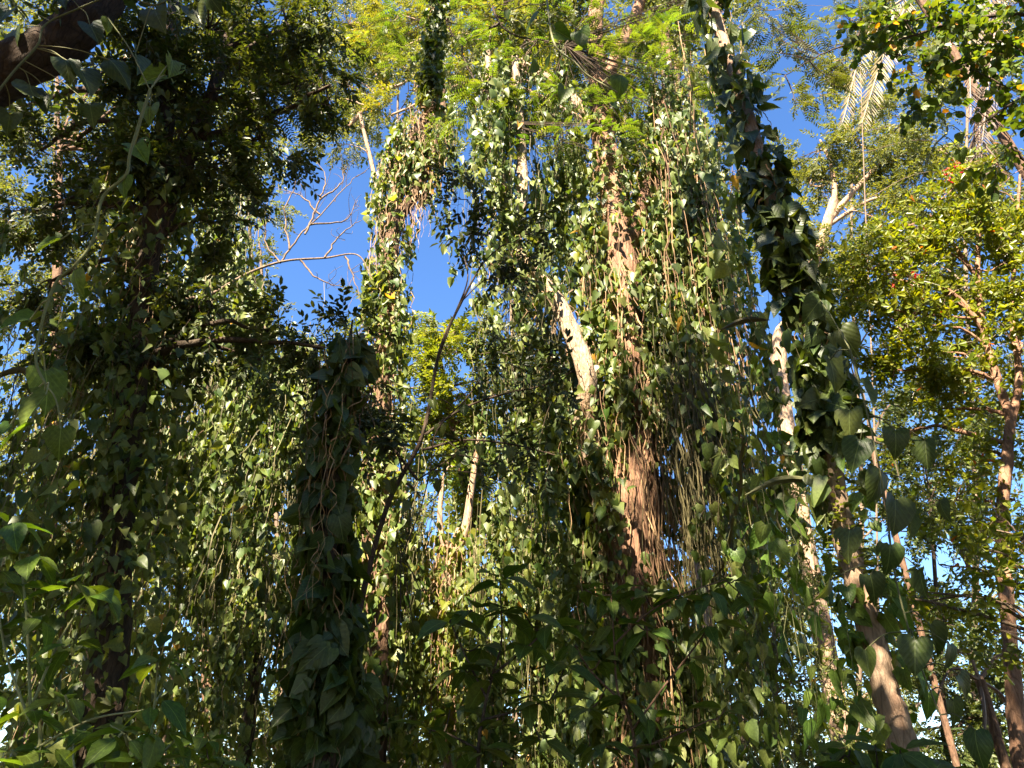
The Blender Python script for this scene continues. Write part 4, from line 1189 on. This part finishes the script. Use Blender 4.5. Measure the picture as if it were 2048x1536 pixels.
# red flower sprigs
for k, (px, py, lab) in enumerate([(1915, 330, "larger red flower sprig hanging below bright heart leaves at upper right"), (1895, 355, "red flower sprig just left of and below the larger one at upper right"), (1832, 548, "small red flower sprig on the glossy tree at mid right"), (1785, 575, "tiny orange-red sprig at the left edge of the glossy tree")]):
    g = Geo()
    c = P(px, py, 8.4 if k < 2 else 8.6)
    n = 16 if k < 2 else 9
    root = thing("flower_sprig", lab, "flower", c, "red flower sprigs on the glossy tree")
    T = c + rng.normal(size=(n, 3)) * (0.045, 0.04, 0.05)
    place(g, [ELLIP], T, rand_unit(n) + (0, 0, -.6), rand_unit(n), rng.uniform(.04, .075, n))
    if k == 0:
        M_FLOWER = leaf_mat("red_flower", (0.45, 0.012, 0.010), (0.62, 0.04, 0.02), 0.35, 0.5, tcol=(1.3, .5, .5))
    part("petals", g, M_FLOWER, root, False, True)
    g = Geo()
    g.tube(smooth_path([c + (0.02, 0.05, 0.22), c + (0, 0.02, 0.1), c], 4), 0.005, 4)
    part("stalk", g, M_TWIG, root)

# round-leaved branches at top right
tree("small_tree", "branches of round translucent green leaves filling the top right corner",
     [([(2250, 1560), (2230, 700), (2180, 100), (2080, -60)], 5.6, 0.09, 0.03, True), ([(2180, 60), (2060, 30), (1930, 40), (1830, 70), (1760, 90)], 5.6, 0.03, 0.008, False), ([(2180, 140), (2090, 170), (2020, 210), (1960, 250)], 5.6, 0.025, 0.008, False)],
     [(1760, 60, 5.6, 45, .9), (1800, 110, 5.6, 40, .9), (1830, 40, 5.6, 50, 1), (1880, 90, 5.6, 45, .9), (1910, 30, 5.6, 55, 1), (1960, 80, 5.6, 50, .9), (2010, 30, 5.6, 55, 1), (2030, 110, 5.6, 50, .9), (2000, 170, 5.6, 40, .8), (2040, 220, 5.6, 45, .9), (1850, 160, 5.6, 36, .7), (1820, 210, 5.7, 40, .8), (2020, 290, 5.6, 40, .7), (1770, 10, 5.6, 50, 1), (1930, 130, 5.7, 30, .6)],
     SPRAY_ROUND, 0.28, 1.0, M_ROUND, M_BARKDARK)


# palms: drooping fronds hung from a crown
def palm(name, label, crown, Y, trunk_r, fronds, mat, barkm, foot_dx=0.0):
    c = P(crown[0], crown[1], Y)
    root = thing(name, label, "palm tree", (c[0] + foot_dx, c[1], 0))
    g = Geo()
    g.tube(smooth_path([(c[0] + foot_dx, c[1], -0.1), (c[0] + foot_dx * .4, c[1], c[2] * .5), tuple(c)], 10), trunk_r, 12, 0.05)
    part("trunk", g, barkm, root, True)
    for (mx, my, ex, ey, dY) in fronds:
        pts = smooth_path([c, P(mx, my, Y + dY * .6), P(ex, ey, Y + dY)], 10)
        g = Geo()
        g.tube(pts, np.linspace(0.035, 0.008, len(pts)), 5)
        L = np.linalg.norm(np.diff(pts, axis=0), axis=1).sum()
        m = 64
        u = np.repeat(np.linspace(0.12, 1, m), 2)
        q = axis_at(pts, u)
        tg = unit(axis_at(pts, np.clip(u + .03, 0, 1)) - axis_at(pts, np.clip(u - .03, 0, 1)))
        sd = unit(np.cross(tg, np.array([0.2, 0.9, 0.3])))
        s = np.tile([1.0, -1.0], m)[:, None]
        d = sd * s * 0.6 + tg * 0.55 + np.array([0, 0, -0.75]) + rng.normal(size=(2 * m, 3)) * 0.07
        S = L * 0.10 * np.sin(np.pi * (0.15 + 0.78 * u)) ** .6 * rng.uniform(.85, 1.1, 2 * m)
        R = frames(d, np.array([0, -1.0, .5]) + rng.normal(size=(2 * m, 3)) * .2) * S[:, None, None]
        R[:, :, 0] *= 0.15
        R[:, :, 2] *= 0.2
        g.copies(ELLIP, R, q, rng.random(2 * m))
        part("frond", g, mat, root)
    return root


palm("palm_tree", "palm with tan drooping sunlit fronds hanging at the upper right", (1830, -20), 11, 0.10, [(1740, 60, 1685, 245, -.2), (1775, 90, 1722, 252, -.5)], M_DRYFROND, M_BARKBROWN, 2.4)
palm("palm_tree", "palm with thin dead brown fronds dangling at the right top corner", (2010, -60), 10, 0.15, [(1945, 50, 1942, 235, -.2), (1985, 100, 1965, 280, .1), (1960, 260, 1990, 350, .5)], M_BROWNFROND, M_BARKBROWN, 2.4)
palm("palm_tree", "small distant palm with dark spiky fronds behind the right trunk", (1740, 880), 17, 0.07, [(1690, 830, 1650, 850, 0), (1730, 800, 1720, 770, 0), (1780, 810, 1820, 830, 0), (1810, 860, 1860, 900, .2), (1700, 890, 1650, 940, .2), (1780, 900, 1800, 960, .3), (1590, 900, 1560, 930, .5)], M_DARKFINE, M_BARKBROWN)
palm("palm_tree", "low palm with grey-brown drooping fronds in the lower right corner", (1960, 1360), 13, 0.08, [(1900, 1340, 1860, 1440, 0), (1930, 1300, 1880, 1320, 0), (2000, 1310, 2050, 1340, 0), (1970, 1440, 1960, 1536, -.3), (2010, 1400, 2040, 1500, .2)], M_BROWNFROND, M_BARKBROWN)

# bare branches at left centre
g = Geo()
root = thing("bare_tree", "leafless grey twigs spreading across the sky gap left of centre", "tree", (P(300, 650, 11.5)[0], 11.5, 0))
b0 = P(300, 660, 11.5)
g.tube(smooth_path([(b0[0] - .3, 11.5, -.1), (b0[0] - .1, 11.5, b0[2] * .5), b0, P(430, 585, 11.5), P(500, 545, 11.5), P(570, 522, 11.5), P(650, 516, 11.5), P(715, 510, 11.5), P(745, 560, 11.5)], 7), np.concatenate([np.linspace(.07, .035, 22), np.linspace(.03, .010, 57 - 22)])[:57], 7, .08)
part("trunk", g, M_TWIG, root, True)
for pix in ([(560, 525), (600, 470), (640, 430), (700, 365), (740, 335)], [(610, 470), (640, 400), (650, 350), (620, 310)], [(620, 450), (690, 440), (715, 400)], [(580, 500), (570, 430), (590, 360), (570, 310)], [(650, 516), (680, 470), (725, 440)], [(600, 520), (640, 560), (690, 575)], [(640, 430), (600, 390), (560, 380)], [(690, 512), (705, 545), (720, 600)], [(560, 527), (530, 480), (540, 420)], [(640, 400), (680, 370), (690, 330)]):
    g = Geo()
    q = trunk_pts(pix, 11.5)
    g.tube(q + rng.normal(size=q.shape) * .012, np.linspace(.022, .005, len(q)), 5, .05)
    m = 7
    k = rng.integers(4, len(q) - 2, m)
    t = np.linspace(0, 1, 5)[None, :, None]
    e = q[k] + (unit(q[k + 1] - q[k]) * .5 + rand_unit(m) * .6 + (0, 0, .2)) * rng.uniform(.25, .7, m)[:, None]
    g.tubes(q[k][:, None] * (1 - t) + e[:, None] * t + np.sin(t * 3.14) * rng.normal(size=(m, 1, 3)) * .05, .007, .003)
    part("limb", g, M_TWIG, root, True)


# saplings with long leaves
def sapling(name, label, stems, Y, whorls, mat, L_px, tpls=None, key="lance", cat="plant", r=0.014, stemm=None):
    pts = trunk_pts(stems[0], Y, True)
    root = thing(name, label, cat, (pts[0][0], pts[0][1], 0))
    ps = []
    for i, s in enumerate(stems):
        q = pts if i == 0 else trunk_pts(s, Y)
        g = Geo()
        g.tube(q, np.linspace(r if i == 0 else r * .6, r * .3, len(q)), 6, .05)
        part("stem" if i == 0 else "branch", g, stemm or M_BARKDARK, root, True)
        ps.append(q)
    ps = np.vstack(ps)
    T, D, Nn, S = [], [], [], []
    gs = Geo()
    for (px, py, k, spread) in whorls:
        c = P(px, py, Y + rng.uniform(-.12, .12))
        a0 = rng.uniform(0, 6.28)
        q = ps[int(np.argmin(np.linalg.norm(ps - c, axis=1)))]
        gs.tube(smooth_path([q, (q + c) / 2 + (0, 0, -.02), c], 4), .005, 4)
        for i in range(k):
            a = a0 + i * 2.4
            d = np.array([math.cos(a), math.sin(a) * 0.8, rng.uniform(-.75, .35)])
            S.append(L_px * M_PER_PX(py, Y) * rng.uniform(.65, 1.15))
            T.append(c + unit(d) * 0.03 + rng.normal(size=3) * .01)
            D.append(d)
            Nn.append(np.array([0, -.15, 1.0]) + rand_unit(1)[0] * .45)
    part("leaf_stalks", gs, stemm or M_BARKDARK, root, True, True)
    T, D, Nn, S = map(np.array, (T, D, Nn, S))
    leaf_objects(root, "leaf", leaf_meshes(key, tpls or LANCE_HI, mat), T, frames(D, Nn) * S[:, None, None])
    return root


sapling("sapling", "leafy dark sapling rising at the bottom centre", [[(955, 1570), (965, 1440), (985, 1350), (1003, 1280), (1000, 1160)], [(975, 1400), (930, 1310), (900, 1240)], [(985, 1350), (1060, 1290), (1100, 1250)], [(965, 1440), (1040, 1420), (1100, 1400)], [(958, 1500), (900, 1470), (860, 1460)]], 4.6,
    [(1000, 1160, 7, 1), (1003, 1220, 5, 1), (945, 1220, 5, 1), (900, 1240, 5, 1), (960, 1290, 5, 1), (1060, 1290, 5, 1), (1100, 1250, 5, 1), (1050, 1230, 4, 1), (980, 1350, 4, 1), (1060, 1390, 5, 1), (1100, 1400, 5, 1), (930, 1340, 5, 1), (900, 1420, 4, 1), (860, 1460, 5, 1), (1000, 1450, 5, 1), (1080, 1480, 6, 1), (960, 1500, 6, 1), (1130, 1330, 4, 1)], M_SAPLING, 74)
sapling("sapling", "sapling with reddish branching stems and dark leaves in front of the central trunk", [[(1275, 1570), (1262, 1450), (1235, 1380), (1228, 1280), (1222, 1190)], [(1265, 1460), (1330, 1370), (1385, 1300), (1420, 1250)], [(1240, 1400), (1180, 1340), (1150, 1290)], [(1228, 1290), (1290, 1230), (1360, 1190), (1450, 1160)], [(1270, 1500), (1350, 1470), (1420, 1440)]], 5.2,
    [(1222, 1190, 7, 1), (1228, 1250, 5, 1), (1170, 1180, 5, 1), (1290, 1190, 5, 1), (1150, 1290, 5, 1), (1200, 1320, 4, 1), (1300, 1260, 5, 1), (1360, 1190, 6, 1), (1420, 1180, 6, 1), (1470, 1160, 6, 1), (1510, 1200, 5, 1), (1420, 1250, 5, 1), (1380, 1320, 4, 1), (1250, 1400, 4, 1), (1300, 1440, 4, 1), (1380, 1460, 5, 1), (1180, 1420, 5, 1), (1200, 1490, 6, 1), (1330, 1500, 5, 1), (1450, 1420, 4, 1)], M_SAPLING, 64, stemm=M_BARKBROWN)
sapling("shrub", "bright fresh-green shrub with long pointed leaves in the bottom left corner", [[(60, 1600), (60, 1400), (50, 1200), (30, 1060)], [(60, 1420), (120, 1280), (190, 1170)], [(65, 1500), (180, 1440), (290, 1420)], [(62, 1450), (10, 1300), (-10, 1150)]], 3.2,
    [(25, 1050, 7, 1), (60, 1110, 4, 1), (30, 1180, 6, 1), (-10, 1140, 5, 1), (150, 1170, 6, 1), (190, 1180, 4, 1), (90, 1230, 5, 1), (20, 1270, 5, 1), (70, 1320, 5, 1), (140, 1290, 4, 1), (0, 1380, 5, 1), (60, 1420, 6, 1), (130, 1390, 4, 1), (20, 1500, 7, 1), (100, 1490, 6, 1), (170, 1460, 5, 1), (60, 1540, 7, 1), (150, 1540, 6, 1)], M_FRESH, 76, cat="shrub", r=0.010, stemm=M_STEMGREEN)
sapling("shrub", "light-green sprig with pointed leaves at bottom left, right of the bright shrub", [[(290, 1620), (300, 1500), (310, 1400), (315, 1330)], [(298, 1520), (250, 1470), (220, 1450)], [(298, 1540), (350, 1480)]], 3.0,
    [(315, 1325, 5, 1), (310, 1400, 4, 1), (320, 1460, 5, 1), (250, 1470, 5, 1), (220, 1470, 4, 1), (340, 1490, 6, 1), (290, 1530, 6, 1), (240, 1540, 5, 1), (360, 1530, 5, 1)], M_FRESH, 76, cat="shrub", r=0.009, stemm=M_STEMGREEN)
sapling("shrub", "clump of dark green leaves along the bottom edge at lower right", [[(1750, 1640), (1755, 1540), (1750, 1490)], [(1752, 1570), (1690, 1510)], [(1752, 1570), (1820, 1510)]], 4.4,
    [(1750, 1490, 6, 1), (1700, 1500, 6, 1), (1660, 1515, 6, 1), (1800, 1500, 6, 1), (1850, 1515, 6, 1), (1730, 1530, 6, 1), (1780, 1535, 6, 1), (1890, 1530, 5, 1), (1630, 1535, 5, 1)], M_SAPLING, 76, cat="shrub", r=0.010)
sapling("shrub", "small yellow-green leafy twig at the bottom left near the dark column", [[(430, 1620), (420, 1540), (410, 1480)]], 4.5,
    [(410, 1480, 6, 1), (420, 1510, 5, 1), (400, 1530, 6, 1), (450, 1520, 5, 1)], M_FRESH, 50, cat="shrub", r=0.008)

# ================================================================== SHADE TREES BEHIND THE CAMERA
def shade_tree(label, foot, targets, thick=21):
    root = thing("canopy_tree", label, "tree", (foot[0], foot[1], 0), "canopy trees behind the viewer")
    top = np.array([foot[0], foot[1], 0.0])
    cs = [(P(px, py, Y) + SUN * t, R) for (px, py, Y, t, R) in targets]
    mz = min(c[2] for c, _ in cs)
    trunk = smooth_path([top + (0, 0, -.1), top + (0.2, 0.1, mz * .5), top + (0, 0, mz)], 8)
    g = Geo()
    g.tube(trunk, np.linspace(.4, .2, len(trunk)), 12, .1)
    part("trunk", g, M_BARKBROWN, root, True)
    g = Geo()
    for c, R in cs:
        gl = Geo()
        gl.tube(smooth_path([trunk[-1], (trunk[-1] + c) / 2 + (0, 0, .5), c], 7), np.linspace(.14, .04, 15), 6, .06)
        part("limb", gl, M_BARKBROWN, root, True)
        n = int(thick * R * R)
        T, p = clump_points(c, R, n, max(5, n // 14), 0.7)
        place(g, SPRAY_FINE, T, unit(p) + rand_unit(n) * .8, np.array([0, 0, 1.0]) + rand_unit(n) * .5, rng.uniform(.9, 1.5, n))
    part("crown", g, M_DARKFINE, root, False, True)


shade_tree("dense canopy tree standing behind the viewer to the left", (-9, -4), [(120, 250, 6.2, 13, 1.2), (330, 250, 6.2, 13, 1.2), (230, 480, 6.2, 13, 1.8), (80, 650, 6.2, 12, 1.1), (420, 480, 6.2, 13, 1.7), (250, 720, 6.2, 12, 1.9), (80, 950, 6.2, 11, 1.2), (80, 60, 5, 13, 1.4), (330, 40, 6, 13, 1.0), (560, 100, 6.4, 13, 1.0), (620, 650, 6.4, 12, 1.0), (450, 680, 6.4, 12, 1.0)], 13)
shade_tree("canopy tree behind the viewer whose crown shades the dark leafy column", (-3.5, -6), [(640, 1000, 5.8, 12, 1.3), (650, 1250, 5.8, 12, 1.3), (650, 1450, 5.8, 12, 1.3), (700, 800, 7, 12, 1.1), (950, 1300, 4.8, 11, 1.6), (1050, 1400, 4.8, 11, 1.6), (960, 800, 7, 12, 0.9), (1250, 1300, 5.2, 11, 1.6), (1380, 1350, 5.2, 11, 1.6), (1240, 1080, 11, 20, 1.1), (1300, 1250, 11, 20, 0.9), (900, 450, 7, 14, 0.8), (870, 100, 6.2, 15, 0.9), (1100, 100, 5, 13, 0.9)], 20)
shade_tree("canopy tree behind the viewer shading the upper right trunk", (0.5, -5), [(1460, 150, 7, 14, 1.1), (1520, 380, 7, 14, 1.1), (1580, 560, 7, 14, 1.1), (1640, 720, 7, 13, 1.2), (1790, 1020, 5.6, 12, 0.9), (1850, 1300, 5.6, 12, 0.9), (1700, 760, 5.6, 12, 0.9)], 36)


def sky_block_canopy(x, y, z, R, lab):  # unseen crowns added overhead to keep sky light off the foreground
    root = thing("canopy_tree", "unseen spreading low-crowned tree added overhead to block sky light, " + lab, "tree", (x, y, 0), "added low canopy blocking sky light over the viewer")
    tr = smooth_path([(x, y, -.1), (x + .2, y, z * .5), (x, y, z)], 6)
    g = Geo()
    g.tube(tr, np.linspace(.22, .12, len(tr)), 9, .1)
    part("trunk", g, M_BARKBROWN, root, True)
    for k in range(6):
        a = k * 1.05 + rng.uniform(-.2, .2)
        g = Geo()
        g.tube(smooth_path([tr[-3], (x + math.cos(a) * R * .4, y + math.sin(a) * R * .4, z + .4), (x + math.cos(a) * R * .85, y + math.sin(a) * R * .85, z + .2)], 6), np.linspace(.09, .03, 13), 6, .06)
        part("limb", g, M_BARKBROWN, root, True)
    g = Geo()
    n = 340
    T, p = clump_points(np.array([x, y, z + .6]), R, n, 40, 0.22)
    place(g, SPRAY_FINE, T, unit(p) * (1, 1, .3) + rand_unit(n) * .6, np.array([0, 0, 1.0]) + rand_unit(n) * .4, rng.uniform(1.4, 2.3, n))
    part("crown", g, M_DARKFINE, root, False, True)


for (x, y, lab) in ((-10.0, -1.2, "left of the viewer"), (2.2, -4.4, "just behind the viewer"), (7.5, -3.0, "right of the viewer"), (-5.5, -11.5, "behind the viewer at left"), (5, -10, "behind the viewer at right")):
    sky_block_canopy(x, y, 9.2, 5.0, lab)


def sky_block_tree(x, y, h, R, n, lab):  # out-of-view trees added at the sides and back to cut the sky fill
    root = thing("canopy_tree", "unseen leafy tree added to block sky light, standing " + lab, "tree", (x, y, 0), "added sky-blocking trees round the viewer")
    tr = smooth_path([(x, y, -.1), (x + .3, y, h * .4), (x, y, h * .75)], 6)
    g = Geo()
    g.tube(tr, np.linspace(.35, .15, len(tr)), 9, .1)
    part("trunk", g, M_BARKBROWN, root, True)
    g = Geo()
    T, p = clump_points(np.array([x, y, h * .62]), R, n, n // 14, h * .42 / R)
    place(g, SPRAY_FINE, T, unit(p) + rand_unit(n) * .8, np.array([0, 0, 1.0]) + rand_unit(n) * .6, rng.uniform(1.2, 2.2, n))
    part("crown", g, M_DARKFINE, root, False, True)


for (x, y, h, R, lab) in ((-17, 2, 17, 5.5, "level with the viewer far to the left"), (-15, 9, 18, 4.5, "ahead of the viewer beyond the left edge"), (-18, -9, 17, 6, "far behind the viewer at the left"), (15, 1, 16, 5.5, "level with the viewer far to the right"), (17, 8, 18, 5, "ahead of the viewer beyond the right edge"), (12, -9, 15, 6, "far behind the viewer at the right"), (2, -15, 14, 6, "straight behind the viewer"), (-9, -17, 13, 6, "farthest behind the viewer, left of straight back")):
    sky_block_tree(x, y, h, R, 230, lab)

print("objects", len(bpy.data.objects), "tris", sum(len(m.polygons) for m in bpy.data.meshes))
